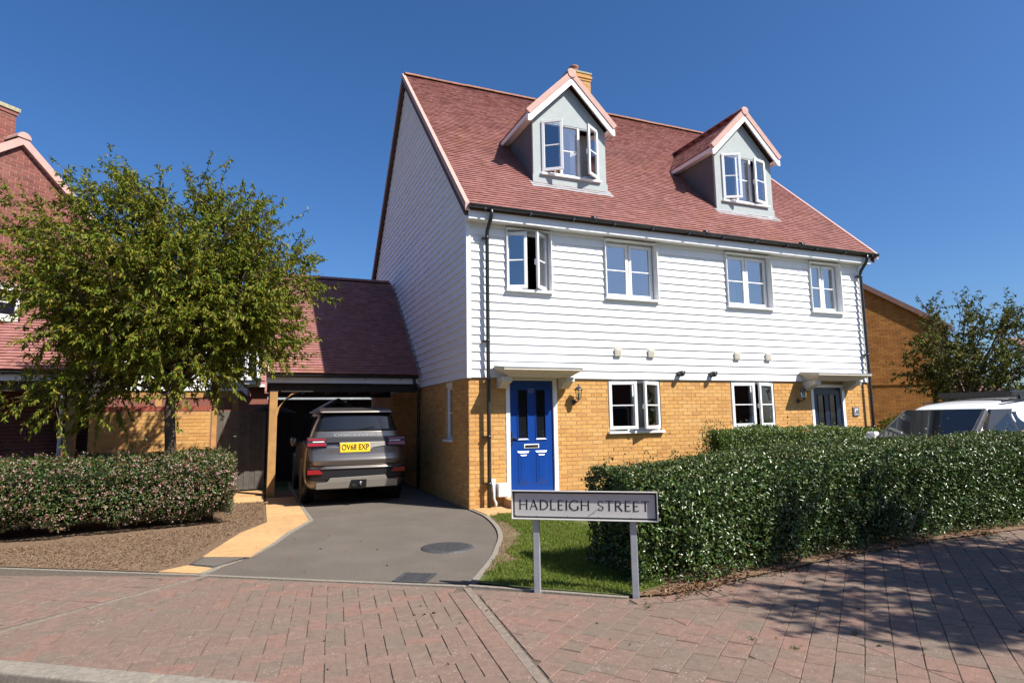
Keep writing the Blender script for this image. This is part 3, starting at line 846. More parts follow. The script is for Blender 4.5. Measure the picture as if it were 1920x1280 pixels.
# weatherboards, one by one
def lapboard(mb, p0, p1, q0, q1, n, z0, zb, zt, r=0.0):
    """board face: foot from p0 to p1 at zb, head from q0 to q1 at zt, leaning out towards its foot"""
    n = Vector(n); prf = lambda z: 0.020 + 0.024 * (1 - (z - z0) / BOARD)
    a, b_, c, d = (Vector((*p0, zb)), Vector((*p1, zb)), Vector((*q1, zt)), Vector((*q0, zt)))
    f = [a + n * prf(zb), b_ + n * prf(zb), c + n * prf(zt), d + n * prf(zt)]
    k = [a, b_, c, d]
    mb.hexa([f[0], f[1], k[1], k[0], f[3], f[2], k[2], k[3]], r)
nb = int((5.16 - ZB1) / BOARD) + 1
for j in range(nb):
    z0 = ZB1 + j * BOARD; z1 = min(z0 + BOARD, 5.16)
    MBs = {}; b = MB()
    panel(b, [(w[0], w[1], w[2], 5.2) for w in (W1, W2, W3, W4)], 0.032, XW - 0.032, z0, z1,
          lambda p, q, za, zc: lapboard(MBs.setdefault((round(p, 3), round(q, 3)), MB()), (p, 0.034), (q, 0.034), (p, 0.034), (q, 0.034), (0, -1, 0), z0, za, zc))
    for m_ in MBs.values(): m_.build('weatherboard', 'white_board', front_wall)
ng = int((10.70 - ZB1) / BOARD)
for j in range(ng):
    z0 = ZB1 + j * BOARD; z1 = z0 + BOARD
    lo = lambda z: max(0.032, z - 5.50); hi = lambda z: min(YD - 0.03, YD - (z - 5.50))
    if hi(z1) - lo(z1) < 0.05: break
    b = MB()
    lapboard(b, (0.034, hi(z0)), (0.034, lo(z0)), (0.034, hi(z1)), (0.034, lo(z1)), (-1, 0, 0), z0, z0, z1)
    b.build('weatherboard', 'white_board', side_wall)
for x in (0.0, XW):
    s = -1 if x == 0 else 1
    b = MB(); b.box(min(x + s * .012, x - s * .07), max(x + s * .012, x - s * .07), -0.016, 0.033, ZB1 - 0.012, 5.16)
    b.box(min(x + s * .0125, x - s * .031), max(x + s * .0125, x - s * .031), 0.0335, 0.09, ZB1 - 0.012, 5.16)
    b.build('corner_trim', 'white_trim', house)
# roof
roof = MB()
roof.hexa([(-0.06, -0.24, RZ(-0.24) - .12), (10.36, -0.24, RZ(-0.24) - .12), (10.36, 5.29, RZ(5.29) - .12), (-0.06, 5.29, RZ(5.29) - .12),
           (-0.06, -0.24, RZ(-0.24) - .004), (10.36, -0.24, RZ(-0.24) - .004), (10.36, 5.29, RZ(5.29) - .004), (-0.06, 5.29, RZ(5.29) - .004)])
roof = roof.build('roof', 'dark_soffit', house)
back = MB().hexa([(-0.06, 5.2901, RZ(5.29) - .12), (10.36, 5.2901, RZ(5.29) - .12), (10.36, 10.82, 5.30), (-0.06, 10.82, 5.30),
           (-0.06, 5.2901, RZ(5.29) + .016), (10.36, 5.2901, RZ(5.29) + .016), (10.36, 10.82, 5.436), (-0.06, 10.82, 5.436)]).build('rear_slope', 'roof_tile', roof)
tiling(roof, (-0.05, -0.26, RZ(-0.26)), (1, 0, 0), (0, 1, 1), 10.40, 7.83, 'roof_tile', n_single=300, single_ok=lambda c: c.y < 1.6 and not (1.6 < c.x < 3.6 and c.y > .7))
b = MB()
for k in range(24):
    x = -0.05 + k * 0.435
    bb = MB(); pts = []
    n = 8
    arc = [(0.125 * math.cos(math.pi * i / n), 0.095 * math.sin(math.pi * i / n)) for i in range(n + 1)]
    z = RZ(5.29) + random.uniform(-.004, .006)
    ring0 = [(x, 5.29 + a, z - .02 + h) for a, h in arc]; ring1 = [(x + .43, 5.29 + a, z - .02 + h) for a, h in arc]
    for i in range(n): bb.face([ring0[i], ring0[i + 1], ring1[i + 1], ring1[i]])
    bb.face(ring0); bb.face(ring1[::-1])
    bb.build('ridge_tile', 'ridge_tile', roof)
# verge strips, pale pink on top with a dark face below
for x0, x1 in ((-0.115, -0.035), (10.34, 10.42)):
    b = MB()
    for (ya, za, yb, zb_) in ((-0.29, RZ(-0.29), 5.29, RZ(5.29)), (5.292, RZ(5.29), 10.86, 5.40)):
        b.hexa([(x0, ya, za - .10), (x1, ya, za - .10), (x1, yb, zb_ - .10), (x0, yb, zb_ - .10), (x0, ya, za + .045), (x1, ya, za + .045), (x1, yb, zb_ + .045), (x0, yb, zb_ + .045)])
    b.build('verge', 'verge_pink', roof)
    b = MB(); xa, xb = (x0 + .012, x1) if x0 < 0 else (x0, x1 - .012)
    for (ya, za, yb, zb_) in ((-0.20, RZ(-0.20), 5.29, RZ(5.29)), (5.292, RZ(5.29), 10.80, 5.45)):
        b.hexa([(xa, ya, za - .26), (xb, ya, za - .26), (xb, yb, zb_ - .26), (xa, yb, zb_ - .26), (xa, ya, za - .101), (xb, ya, za - .101), (xb, yb, zb_ - .101), (xa, yb, zb_ - .101)])
    b.build('bargeboard', 'dark_soffit', roof)
# eaves: fascia, soffit, gutter, brackets
MB().box(0.0, 10.20, -0.215, -0.195, 5.155, 5.38).build('fascia', 'white_trim', house)
MB().box(0.0, 10.20, -0.194, 0.10, 5.161, 5.18).build('soffit', 'white_trim', house)
MB().box(-0.03, -0.001, -0.215, 0.0, 5.155, 5.40).build('eaves_end', 'white_trim', house)
MB().box(10.201, 10.23, -0.215, 0.0, 5.155, 5.40).build('eaves_end', 'white_trim', house)
def gutter(name, x0, x1, yc, zc, r, parent):
    b = MB(); n = 8
    arc = [(yc + r * math.cos(math.pi * (1 + i / n)), zc + r * math.sin(math.pi * (1 + i / n))) for i in range(n + 1)]
    inn = [(yc + (r - .006) * math.cos(math.pi * (1 + i / n)), zc + (r - .006) * math.sin(math.pi * (1 + i / n))) for i in range(n + 1)]
    for i in range(n):
        b.face([(x0, *arc[i]), (x1, *arc[i]), (x1, *arc[i + 1]), (x0, *arc[i + 1])], smooth=True)
        b.face([(x0, *inn[i]), (x0, *inn[i + 1]), (x1, *inn[i + 1]), (x1, *inn[i])], smooth=True)
    for x in (x0, x1): b.face([(x, *p) for p in arc])
    b.face([(x0, *arc[0]), (x0, *inn[0]), (x1, *inn[0]), (x1, *arc[0])]); b.face([(x0, *arc[-1]), (x1, *arc[-1]), (x1, *inn[-1]), (x0, *inn[-1])])
    return b.build(name, 'black_plastic', parent, fix=False)
gut = gutter('gutter', -0.06, 10.38, -0.300, 5.385, 0.060, house)
for k in range(12):
    x = 0.25 + k * 0.9
    MB().box(x - .02, x + .02, -0.350, -0.2155, 5.305, 5.34).build('bracket', 'black_plastic', gut)
    if k % 3 == 2 and k < 11: MB().lathe((x + .45, -0.300, 5.385), [(0.064, -0.04), (0.064, 0.04)], n=14, axis=(1, 0, 0)).build('union', 'black_plastic', gut)
for x in (0.36, 9.99):
    dp = MB().tube([(x + .02, -0.300, 5.36), (x + .02, -0.300, 5.24), (x + .015, -0.27, 5.17), (x, -0.12, 4.98), (x, -0.10, 4.90), (x, -0.10, 3.5), (x, -0.10, 1.8), (x, -0.10, 0.04)], 0.036, n=12).build('downpipe', 'black_plastic', house)
    for z in (4.86, 2.95, 1.25, 0.44):
        MB().lathe((x, -0.10, z), [(0.043, -0.022), (0.043, 0.022)], n=12).build('collar', 'black_plastic', dp)
        MB().box(x - .085, x + .05, -0.075, 0.03 if z < 2.3 else -0.01, z - .012, z + .012).build('clip', 'black_plastic', dp)
MB().tube([(0.455, -0.055, 0.42), (0.455, -0.055, 0.18), (0.49, -0.055, 0.10), (0.49, -0.055, 0.02)], 0.028, n=10).build('waste_pipe', 'grey_plastic', house)
MB().box(0.395, 0.50, -0.045, 0.03, 0.41, 0.51).build('meter_cover', 'grey_plastic', house, bevel=0.006)
MB().box(0.515, 0.72, -0.13, 0.03, 0.20, 0.43).build('meter_box', 'grey_plastic', house, bevel=0.01)

# windows -------------------------------------------------------
def window(parent, o, ux, n, w, h, lights, glass='window_glass', sill=True, fr=0.055, head=0.0, name='window', sill_drop=0.045, sill_out=0.10, set_sill=0.0):
    """o: lower-left corner on the frame's front plane; lights: list of (width fraction, hinge, angle)"""
    o, ux, n = Vector(o), Vector(ux).normalized(), Vector(n).normalized(); uz = Vector((0, 0, 1))
    P = lambda u, v, d: o + ux * u + uz * v + n * d
    def bx(mb, u0, u1, v0, v1, d0, d1):
        mb.hexa([P(u0, v0, d1), P(u1, v0, d1), P(u1, v0, d0), P(u0, v0, d0), P(u0, v1, d1), P(u1, v1, d1), P(u1, v1, d0), P(u0, v1, d0)])
    b = MB()
    bx(b, 0, w, 0, fr, -0.06, 0); bx(b, 0, w, h - fr - head, h, -0.06, 0)
    bx(b, 0, fr, fr, h - fr - head, -0.0602, -0.0002); bx(b, w - fr, w, fr, h - fr - head, -0.0602, -0.0002)
    us = [fr]; inner = w - 2 * fr
    for f, hg, an in lights: us.append(us[-1] + inner * f)
    for u in us[1:-1]: bx(b, u - fr * .5, u + fr * .5, fr, h - fr - head, -0.0604, -0.0004)
    win = b.build(name, 'upvc', parent)
    if sill:
        b = MB(); bx(b, -0.03, w + 0.03, -sill_drop, -0.001, -0.06 + set_sill, sill_out); b.build('sill', 'upvc', win, bevel=0.004)
    for k, (f, hg, an) in enumerate(lights):
        u0 = us[k] + (fr * .5 if k else 0) + .003; u1 = us[k + 1] - (fr * .5 if k < len(lights) - 1 else 0) - .003
        v0, v1 = fr + .003, h - fr - head - .003
        cw, chh = u1 - u0, v1 - v0
        if hg == 'fixed':
            du, dn, p0 = ux, n, P(u0, v0, -0.035); sw = 0.004
        else:
            u0 -= .022; u1 += .022; v0 -= .022; v1 += .022; cw, chh = u1 - u0, v1 - v0; sw = 0.062
            a = math.radians(an)
            if hg == 'L':
                du = (ux * math.cos(a) + n * math.sin(a)); p0 = P(u0, v0, 0.002)
            else:
                du = (ux * math.cos(a) - n * math.sin(a)); p0 = P(u1, v0, 0.002) - du * cw
            dn = du.cross(uz); dn = dn if dn.dot(n) > 0 else -dn
        Q = lambda u, v, d: p0 + du * u + uz * v + dn * d
        def qx(mb, a0, a1, b0, b1, d0, d1):
            mb.hexa([Q(a0, b0, d1), Q(a1, b0, d1), Q(a1, b0, d0), Q(a0, b0, d0), Q(a0, b1, d1), Q(a1, b1, d1), Q(a1, b1, d0), Q(a0, b1, d0)])
        if hg != 'fixed':
            b = MB(); t = 0.045
            qx(b, 0, cw, 0, sw, 0, t); qx(b, 0, cw, chh - sw, chh, 0, t); qx(b, 0, sw, sw, chh - sw, 0.0003, t - .0003); qx(b, cw - sw, cw, sw, chh - sw, 0.0003, t - .0003)
            b.build('casement', 'upvc', win, bevel=0.006)
            if an:
                b = MB(); fe = cw - .03 if hg == 'L' else .03
                qx(b, fe - .012, fe + .012, chh * .42, chh * .52, -0.04, -0.005); b.build('handle', 'upvc', win)
                b = MB(); fa = Q(cw * .55 if hg == 'L' else cw * .45, -0.004, 0.01); b.bar(fa, P((us[k] + us[k + 1]) / 2 + (.1 if hg == 'L' else -.1), fr + .005, -0.01), 0.018, 0.01); b.build('stay', 'chrome', win)
        b = MB(); d = 0.02 if hg != 'fixed' else 0
        b.face([Q(sw, sw, d), Q(cw - sw, sw, d), Q(cw - sw, chh - sw, d), Q(sw, chh - sw, d)])
        b.build('pane', glass, win, fix=False)
        b = MB(); qx(b, sw, cw - sw, chh * .5 - .011, chh * .5 + .011, d + .003, d + .013); b.build('glazing_bar', 'upvc', win)
    return win
def reveal(parent, w, yf, yb, m='white_trim'):
    b = MB(); x0, x1, z0, z1 = w
    b.box(x0 - .001, x0 + .012, yf, yb, z0, z1); b.box(x1 - .012, x1 + .001, yf, yb, z0, z1); b.box(x0 + .0125, x1 - .0125, yf, yb, z1 - .012, z1)
    return b.build('reveal', m, parent)
for w, li, gl in ((W1, [(.5, 'L', 24), (.5, 'R', 38)], 'sky_glass'), (W2, [(.5, 'L', 0), (.5, 'R', 0)], 'sky_glass'), (W3, [(.5, 'L', 0), (.5, 'R', 0)], 'sky_glass'), (W4, [(.5, 'L', 0), (.5, 'R', 0)], 'sky_glass')):
    win = window(house, (w[0] + .013, 0.14, w[2] + .045), (1, 0, 0), (0, -1, 0), w[1] - w[0] - .026, w[3] - w[2] - .06, li, gl, sill_out=0.215)
    reveal(win, w, -0.055, 0.14)
    if w is not W1: MB().box((w[0] + w[1]) / 2 - .18, (w[0] + w[1]) / 2 + .18, 0.125, 0.139, 5.065, 5.085).build('trickle_vent', 'beige_plastic', win)
for w, li in ((G1, [(.5, 'L', 17), (.5, 'R', 26)]), (G2, [(.5, 'L', 10), (.5, 'R', 17)])):
    win = window(house, (w[0] + .003, 0.075, w[2] + .045), (1, 0, 0), (0, -1, 0), w[1] - w[0] - .006, w[3] - w[2] - .05, li, 'window_glass', sill_out=0.125, head=0.0)
    MB().box(w[0], w[1], 0.031, 0.074, w[3] - .012, w[3] + .005).build('lintel', 'lead', win)
window(house, (0.07, SW[1] - .003, SW[2] + .045), (0, -1, 0), (-1, 0, 0), SW[1] - SW[0] - .006, SW[3] - SW[2] - .13, [(1.0, 'fixed', 0)], 'window_glass', sill_out=0.10)
MB().box(0.04, 0.07, SW[0], SW[1], SW[3] - .085, SW[3]).build('transom', 'upvc', house)
# curtains and blinds behind the panes
def curtain(x0, x1, y, z0, z1, m='curtain'):
    b = MB(); n = max(6, int((x1 - x0) / .03)); pr = None
    for k in range(n + 1):
        x = x0 + (x1 - x0) * k / n; p = (x, y + .025 * math.sin(k * 1.7), 0)
        if pr: b.face([(pr[0], pr[1], z0), (p[0], p[1], z0), (p[0], p[1], z1), (pr[0], pr[1], z1)], smooth=True)
        pr = p
    b.build('curtain', m, house, fix=False)
curtain(4.0, 4.3, 0.36, 3.4, 5.1); curtain(1.55, 1.85, 0.36, 3.5, 5.1); curtain(3.78, 4.05, 0.36, 1.0, 2.35)
def blind(x0, x1, y, z0, z1, pitch=0.05):
    b = MB(); z = z0
    while z < z1: b.obox(((x0 + x1) / 2, y, z), ((x1 - x0) / 2, 0, 0), (0, .018, .014), (0, -.0008, .001)); z += pitch
    b.build('blind_slats', 'blind', house, kind='stuff')
blind(8.46, 9.36, 0.26, 3.95, 5.05); blind(5.98, 6.55, 0.26, 4.9, 5.06, 0.03); blind(6.6, 7.18, 0.26, 4.92, 5.06, 0.03)
MB().box(6.72, 7.02, 0.9, 0.95, 3.9, 4.75).build('wardrobe_panel', 'blind', house)

# doors ---------------------------------------------------------
def door(dx, leaf_m, glass_m, name, top):
    x0, x1, z0, z1 = dx
    b = MB(); b.box(x0, x0 + .075, 0.02, 0.12, z0, top); b.box(x1 - .075, x1, 0.02, 0.12, z0, top); b.box(x0 + .0755, x1 - .0755, 0.0205, 0.12, top - .07, top); b.box(x0 + .0755, x1 - .0755, 0.0, 0.12, z0, z0 + .045)
    dr = b.build(name, 'upvc', house)
    l0, l1, b0, b1 = x0 + .078, x1 - .078, z0 + .048, top - .073
    w = l1 - l0
    gx = [(l0 + .17, l0 + .355), (l0 + .53, l0 + .715)]
    g0, g1 = b0 + .98, b1 - .17
    hol = [(a, c, g0, g1) for a, c in gx]
    b = MB(); panel(b, hol, l0, l1, b0, b1, lambda p, q, za, zc: b.box(p, q, 0.062, 0.105, za, zc))
    lf = b.build('leaf', leaf_m, dr)
    for a, c in gx:
        b = MB()
        b.box(a - .02, a, 0.05, 0.063, g0 - .02, g1 + .02); b.box(c, c + .02, 0.05, 0.063, g0 - .02, g1 + .02); b.box(a, c, 0.0502, 0.063, g1, g1 + .02)
        b.hexa([(a - .0195, 0.042, g0 - .028), (c + .0195, 0.042, g0 - .028), (c + .0195, .063, g0 - .028), (a - .0195, .063, g0 - .028), (a, .060, g0), (c, .060, g0), (c, .063, g0), (a, .063, g0)])
        b.build('bead', leaf_m, dr)
        MB().box(a, c, 0.075, 0.085, g0, g1).build('pane', glass_m, dr)
        pz0, pz1 = b0 + .19, b0 + .72
        b = MB()      # raised field panel
        b.hexa([(a - .025, .0615, pz0 - .03), (c + .025, .0615, pz0 - .03), (c + .025, .0615, pz1 + .03), (a - .025, .0615, pz1 + .03), (a, .047, pz0), (c, .047, pz0), (c, .047, pz1), (a, .047, pz1)])
        b.hexa([(a + .03, .0469, pz0 + .035), (c - .03, .0469, pz0 + .035), (c - .03, .0469, pz1 - .035), (a + .03, .0469, pz1 - .035), (a + .045, .039, pz0 + .05), (c - .045, .039, pz0 + .05), (c - .045, .039, pz1 - .05), (a + .045, .039, pz1 - .05)])
        b.build('panel', leaf_m, dr)
    cx = (l0 + l1) / 2
    MB().box(cx - .16, cx + .14, 0.05, 0.063, b0 + .80, b0 + .875).build('letter_plate', 'white_trim', dr, bevel=0.004)
    MB().box(cx - .14, cx + .12, 0.044, 0.0495, b0 + .815, b0 + .86).build('letter_flap', 'chrome', dr)
    b = MB(); b.box(l0 + .02, l0 + .05, 0.048, 0.063, b0 + .87, b0 + 1.1); b.bar((l0 + .035, .035, b0 + .99), (l0 + .16, .035, b0 + .985), .018); b.bar((l0 + .035, .05, b0 + .99), (l0 + .035, .03, b0 + .99), .018)
    b.build('handle', 'chrome', dr)
    MB().lathe((cx, 0.058, b1 - .56), [(0.008, 0), (0.008, .006)], n=10, axis=(0, -1, 0)).build('spyhole', 'chrome', dr)
    return dr, cx, b1
dr, cx, b1 = door(D1, 'blue_paint', 'car_glass', 'front_door', 2.325)
b = MB()
for dx_ in (-.03, .03):                     # two small chrome numerals
    b.box(cx + dx_ - .018, cx + dx_ + .018, 0.056, 0.0615, b1 - .155, b1 - .147); b.box(cx + dx_ - .018, cx + dx_ + .018, 0.0561, 0.0615, b1 - .19, b1 - .183); b.box(cx + dx_ - .018, cx + dx_ + .018, 0.0562, 0.0615, b1 - .225, b1 - .217)
    b.box(cx + dx_ + .011, cx + dx_ + .018, 0.0563, 0.0615, b1 - .183, b1 - .155); b.box(cx + dx_ - .018, cx + dx_ - .011, 0.0564, 0.0615, b1 - .217, b1 - .19)
b.build('numeral', 'lead', dr)
door(D2, 'navy_paint', 'car_glass', 'front_door', 2.235)
MB().box(0.66, 1.86, -0.45, 0.029, -0.02, 0.165).build('door_step', 'buff_slab', house, bevel=0.006)
MB().box(8.14, 9.36, -0.45, 0.029, -0.02, 0.165).build('door_step', 'buff_slab', house, bevel=0.006)
# moulded canopies on corbels
for x0, x1, kx in ((0.49, 2.03, (0.56, 1.80)), (7.86, 9.49, (7.98, 9.24))):
    prof = [(0.03, 2.30), (-0.36, 2.30), (-0.385, 2.315), (-0.41, 2.345), (-0.47, 2.375), (-0.52, 2.395), (-0.55, 2.405), (-0.55, 2.44), (-0.045, 2.50), (-0.045, 2.49), (0.03, 2.49)]
    ins = lambda y, z: max(0.0, 0.16 * (2.405 - z) / 0.105) if z < 2.405 else 0.0
    b = MB()
    L_ = [(x0 + ins(y, z), y, z) for y, z in prof]; R_ = [(x1 - ins(y, z), y, z) for y, z in prof]
    n = len(prof)
    for i in range(n - 1): b.face([L_[i], R_[i], R_[i + 1], L_[i + 1]])
    b.face(L_); b.face(R_[::-1]); b.face([L_[-1], R_[-1], R_[0], L_[0]])
    can = b.build('canopy', 'cream_stone', house)
    MB().hexa([(x0 - .012, -0.562, 2.4405), (x1 + .012, -0.562, 2.4405), (x1 + .012, -0.044, 2.501), (x0 - .012, -0.044, 2.501), (x0 - .012, -0.562, 2.452), (x1 + .012, -0.562, 2.452), (x1 + .012, -0.044, 2.512), (x0 - .012, -0.044, 2.512)]).build('lead_cover', 'lead', can)
    for k in kx:
        pr = [(0.029, 2.10), (-0.06, 2.10), (-0.12, 2.12), (-0.20, 2.18), (-0.33, 2.215), (-0.33, 2.299), (0.029, 2.299)]
        MB().prism([(k, y, z) for y, z in pr], (0.17, 0, 0)).build('corbel', 'cream_stone', can)
# lanterns
for lx in (2.15, 7.83):
    zc = 1.93
    b = MB(); b.lathe((lx - .02, 0.028, zc - .07), [(0.045, 0), (0.05, .02), (0.03, .035)], n=14, axis=(0, -1, 0))
    b.tube([(lx - .02, 0.0, zc - .07), (lx - .02, -0.08, zc - .085), (lx - .01, -0.125, zc - .06), (lx, -0.13, zc - .01)], 0.011, n=8)
    b.lathe((lx, -0.13, zc), [(0.022, -.035), (0.045, -.02), (0.05, -.004)], n=6)
    ln = b.build('wall_lantern', 'black_plastic', house)
    for k in range(6):
        a = k * math.pi / 3; MB().bar((lx + .047 * math.cos(a), -.13 + .047 * math.sin(a), zc - .004), (lx + .068 * math.cos(a), -.13 + .068 * math.sin(a), zc + .14), .007).build('rib', 'black_plastic', ln)
    g = MB(); lo_ = [(lx + .044 * math.cos(k * math.pi / 3), -.13 + .044 * math.sin(k * math.pi / 3), zc - .003) for k in range(6)]; hi_ = [(lx + .064 * math.cos(k * math.pi / 3), -.13 + .064 * math.sin(k * math.pi / 3), zc + .14) for k in range(6)]
    for k in range(6): g.face([lo_[k], lo_[(k + 1) % 6], hi_[(k + 1) % 6], hi_[k]])
    g.build('glass', 'lantern_glass', ln, fix=False)
    MB().lathe((lx, -.13, zc), [(0.015, 0), (0.018, .04), (0.022, .06), (0.01, .085)], n=10).build('bulb', 'white_ink', ln)
    MB().lathe((lx, -.13, zc + .14), [(0.088, 0), (0.09, .008), (0.07, .03), (0.04, .06), (0.012, .075), (0.01, .10), (0.016, .112), (0.004, .125)], n=6).build('cap', 'black_plastic', ln)
# vents, flues, plaque
for x in (3.04, 3.82, 6.03, 6.90):
    v = MB().box(x, x + .15, -0.05, -0.005, 2.745, 2.895).build('air_vent', 'beige_plastic', house, bevel=0.006)
    for k in range(5): MB().box(x + .02, x + .13, -0.058, -0.0501, 2.765 + k * .025, 2.777 + k * .025).build('slat', 'beige_plastic', v)
for x in (4.56, 5.38):
    v = MB().lathe((x, -0.02, 2.42), [(0.06, 0), (0.062, .07), (0.055, .12), (0.03, .15)], n=18, axis=(0, -1, 0)).build('flue', 'black_plastic', house)
    MB().box(x + .02, x + .075, -0.13, -0.06, 2.44, 2.475).build('flue_guard', 'black_plastic', v)
pq = MB().box(9.50, 9.69, 0.005, 0.029, 1.50, 1.71).build('house_number', 'slate_plaque', house, bevel=0.003)
text('19', 0.13, (9.595, 0.0045, 1.625), (1, 0, 0), (0, 0, 1), 'white_ink', pq, 'numerals', bold=.004)
MB().box(9.53, 9.66, 0.002, 0.0045, 1.535, 1.543).build('underline', 'white_ink', pq)

# dormers --------------------------------------------------------
def dormer(xc, yf):
    hw = 0.875; ev = 7.80; ap = ev + hw + 0.02; zb = RZ(yf) + 0.02
    zr = 8.93
    f = MB(); wx = (xc - .69, xc + .69, 6.62, 7.83)
    panel(f, [wx], xc - hw, xc + hw, zb, ev - .0, lambda p, q, z0, z1: f.box(p, q, yf, yf + .06, z0, z1))
    f.prism([(xc - hw, yf, ev), (xc + hw, yf, ev), (xc, yf, ap)], (0, .06, 0))
    d = f.build('dormer', 'sage_render', house)
    for s in (-1, 1):      # cheeks
        f2 = MB()
        x0, x1 = sorted((xc + s * hw, xc + s * (hw - .06)))
        y2 = ev - 5.66
        f2.prism([(x0, yf + .061, zb), (x0, y2, ev), (x0, yf + .061, ev)], (x1 - x0, 0, 0))
        f2.build('cheek', 'dark_cheek', d)
    MB().box(xc - hw - .02, xc + hw + .02, yf - .02, yf - .0005, zb - .04, zb + .17).build('apron', 'sage_render', d)
    MB().hexa([(xc - hw - .09, yf - .16, RZ(yf - .16) + .024), (xc + hw + .09, yf - .16, RZ(yf - .16) + .024), (xc + hw + .09, yf + .02, RZ(yf + .02) + .024), (xc - hw - .09, yf + .02, RZ(yf + .02) + .024),
               (xc - hw - .09, yf - .16, RZ(yf - .16) + .032), (xc + hw + .09, yf - .16, RZ(yf - .16) + .032), (xc + hw + .09, yf + .02, RZ(yf + .02) + .034), (xc - hw - .09, yf + .02, RZ(yf + .02) + .034)]).build('flashing', 'lead', d)
    # roof slopes
    yo = yf - .15; ov = hw + .17; ze = zr - ov
    for s in (-1, 1):
        b = MB()
        yr = zr - 5.66; ye = ze - 5.66
        t = Vector((s * .0707, 0, .0707)); dn = Vector((-s * .05, 0, -.05))
        A, B, C_, D_ = Vector((xc, yo, zr)), Vector((xc + s * ov, yo, ze)), Vector((xc + s * ov, ye + .05, ze)), Vector((xc, yr + .05, zr))
        b.hexa([A + dn, B + dn, C_ + dn, D_ + dn, A, B, C_, D_])
        rf = b.build('dormer_roof', 'dark_soffit', d)
        us = Vector((-s, 0, 1)).normalized(); Ls = ov * math.sqrt(2)
        ux = Vector((0, 1, 0))
        tiling(rf, (xc + s * ov, yo + .02, ze), ux, us, 4, Ls, 'roof_tile', span=lambda q: (0.0, (ye + q * .7071) - yo), lift=.018)
        b = MB()      # verge
        w = Vector((0, .11, 0)); up = Vector((s * .03, 0, .03)); lo_ = Vector((-s * .055, 0, -.055))
        A, B = Vector((xc, yo - .03, zr + .02)), Vector((xc + s * (ov + .015), yo - .03, ze + .005))
        b.hexa([A + lo_, B + lo_, B + lo_ + w, A + lo_ + w, A + up, B + up, B + up + w, A + up + w]); b.build('verge', 'verge_pink', rf)
        b = MB()      # white bargeboard
        A, B = Vector((xc, yo - .012, zr - .075)), Vector((xc + s * ov, yo - .012, ze - .075)); w = Vector((0, .035, 0)); h = Vector((0, 0, -.175))
        Bx = Vector((xc + s * (ov - .06), yo - .012, ze - .075 - .105))
        b.prism([A, B, Bx + Vector((s * .06, 0, -.02)), Bx + Vector((0, 0, -.02)), A + h], w); b.build('bargeboard', 'white_trim', rf)
        b = MB()      # eaves soffit and fascia
        x0, x1 = sorted((xc + s * (hw + .001), xc + s * (ov - .02)))
        yb = ze - 5.66 + .02
        b.box(x0, x1, yo + .026, yb, ze - .10, ze - .085); xx = sorted((xc + s * (ov - .019), xc + s * (ov + .005)))
        b.box(xx[0], xx[1], yo + .026, yb, ze - .12, ze - .02); b.build('eaves', 'white_trim', rf)
    b = MB(); n = 6
    k = 0
    y = yo - .04
    while y < zr - 5.66:
        bb = MB(); arc = [(.105 * math.cos(math.pi * i / n), .085 * math.sin(math.pi * i / n)) for i in range(n + 1)]
        r0 = [(xc + a, y, zr + .02 + h) for a, h in arc]; r1 = [(xc + a, y + .32, zr + .02 + h) for a, h in arc]
        for i in range(n): bb.face([r0[i], r0[i + 1], r1[i + 1], r1[i]])
        bb.face(r0); bb.face(r1[::-1]); bb.build('ridge_tile', 'verge_pink' if k == 0 else 'roof_tile', d); y += .325; k += 1
    MB().lathe((xc, yo - .045, zr - .012), [(0.085, 0), (0.1, .006), (0.1, .05)], n=20, axis=(0, 1, 0)).build('ridge_end', 'verge_pink', d)
    # wooden lined little room behind the window
    MB().box(xc - hw + .065, xc + hw - .065, yf + 1.4, yf + 1.45, zb, ev).build('room_wall', 'curtain', d)
    MB().box(xc + .16, xc + .80, yf + .30, yf + .33, 6.5, 7.8).build('curtain', 'curtain', d)  # pale panel added to lighten the dark right-hand opening
    window_(xc, yf, wx, d)
def window_(xc, yf, wx, d):
    win = window(house, (wx[0], yf + .01, wx[2] + .03), (1, 0, 0), (0, -1, 0), wx[1] - wx[0], wx[3] - wx[2] - .03, [(.34, 'L', 34 if xc < 5 else 26), (.33, 'fixed', 0), (.33, 'R', 33 if xc < 5 else 13)], 'sky_glass', sill_out=0.085, name='dormer_window', fr=.05)
dormer(2.585, 0.75)
dormer(7.325, 0.72)
# chimney
ch = MB().box(5.26, 5.84, 5.35, 5.93, 10.4, 12.0).build('chimney', 'buff_mortar', house)
for (o_, u_, n_) in (((5.26, 5.3499, 10.45), (1, 0, 0), (0, -1, 0)), ((5.8401, 5.35, 10.45), (0, 1, 0), (1, 0, 0)), ((5.2599, 5.93, 10.45), (0, -1, 0), (-1, 0, 0))):
    brickwork(ch, o_, u_, n_, 0.58, 1.54, 'buff_brick')
for k, e in enumerate((.02, .045, .02)): MB().box(5.26 - e, 5.84 + e, 5.35 - e, 5.93 + e, 12.0 + k * .075, 12.07 + k * .075).build('oversail', 'buff_brick', ch)
MB().box(5.26 - .04, 5.84 + .04, 5.31, 5.97, 12.225, 12.28).build('cap', 'cap_stone', ch)
for x in (5.26 + .16,): MB().lathe((x, 5.62, 12.28), [(0.15, 0), (0.135, .03), (0.125, .22), (0.15, .24), (0.15, .28), (0.12, .29)], n=16).build('chimney_pot', 'clay_pot', ch)

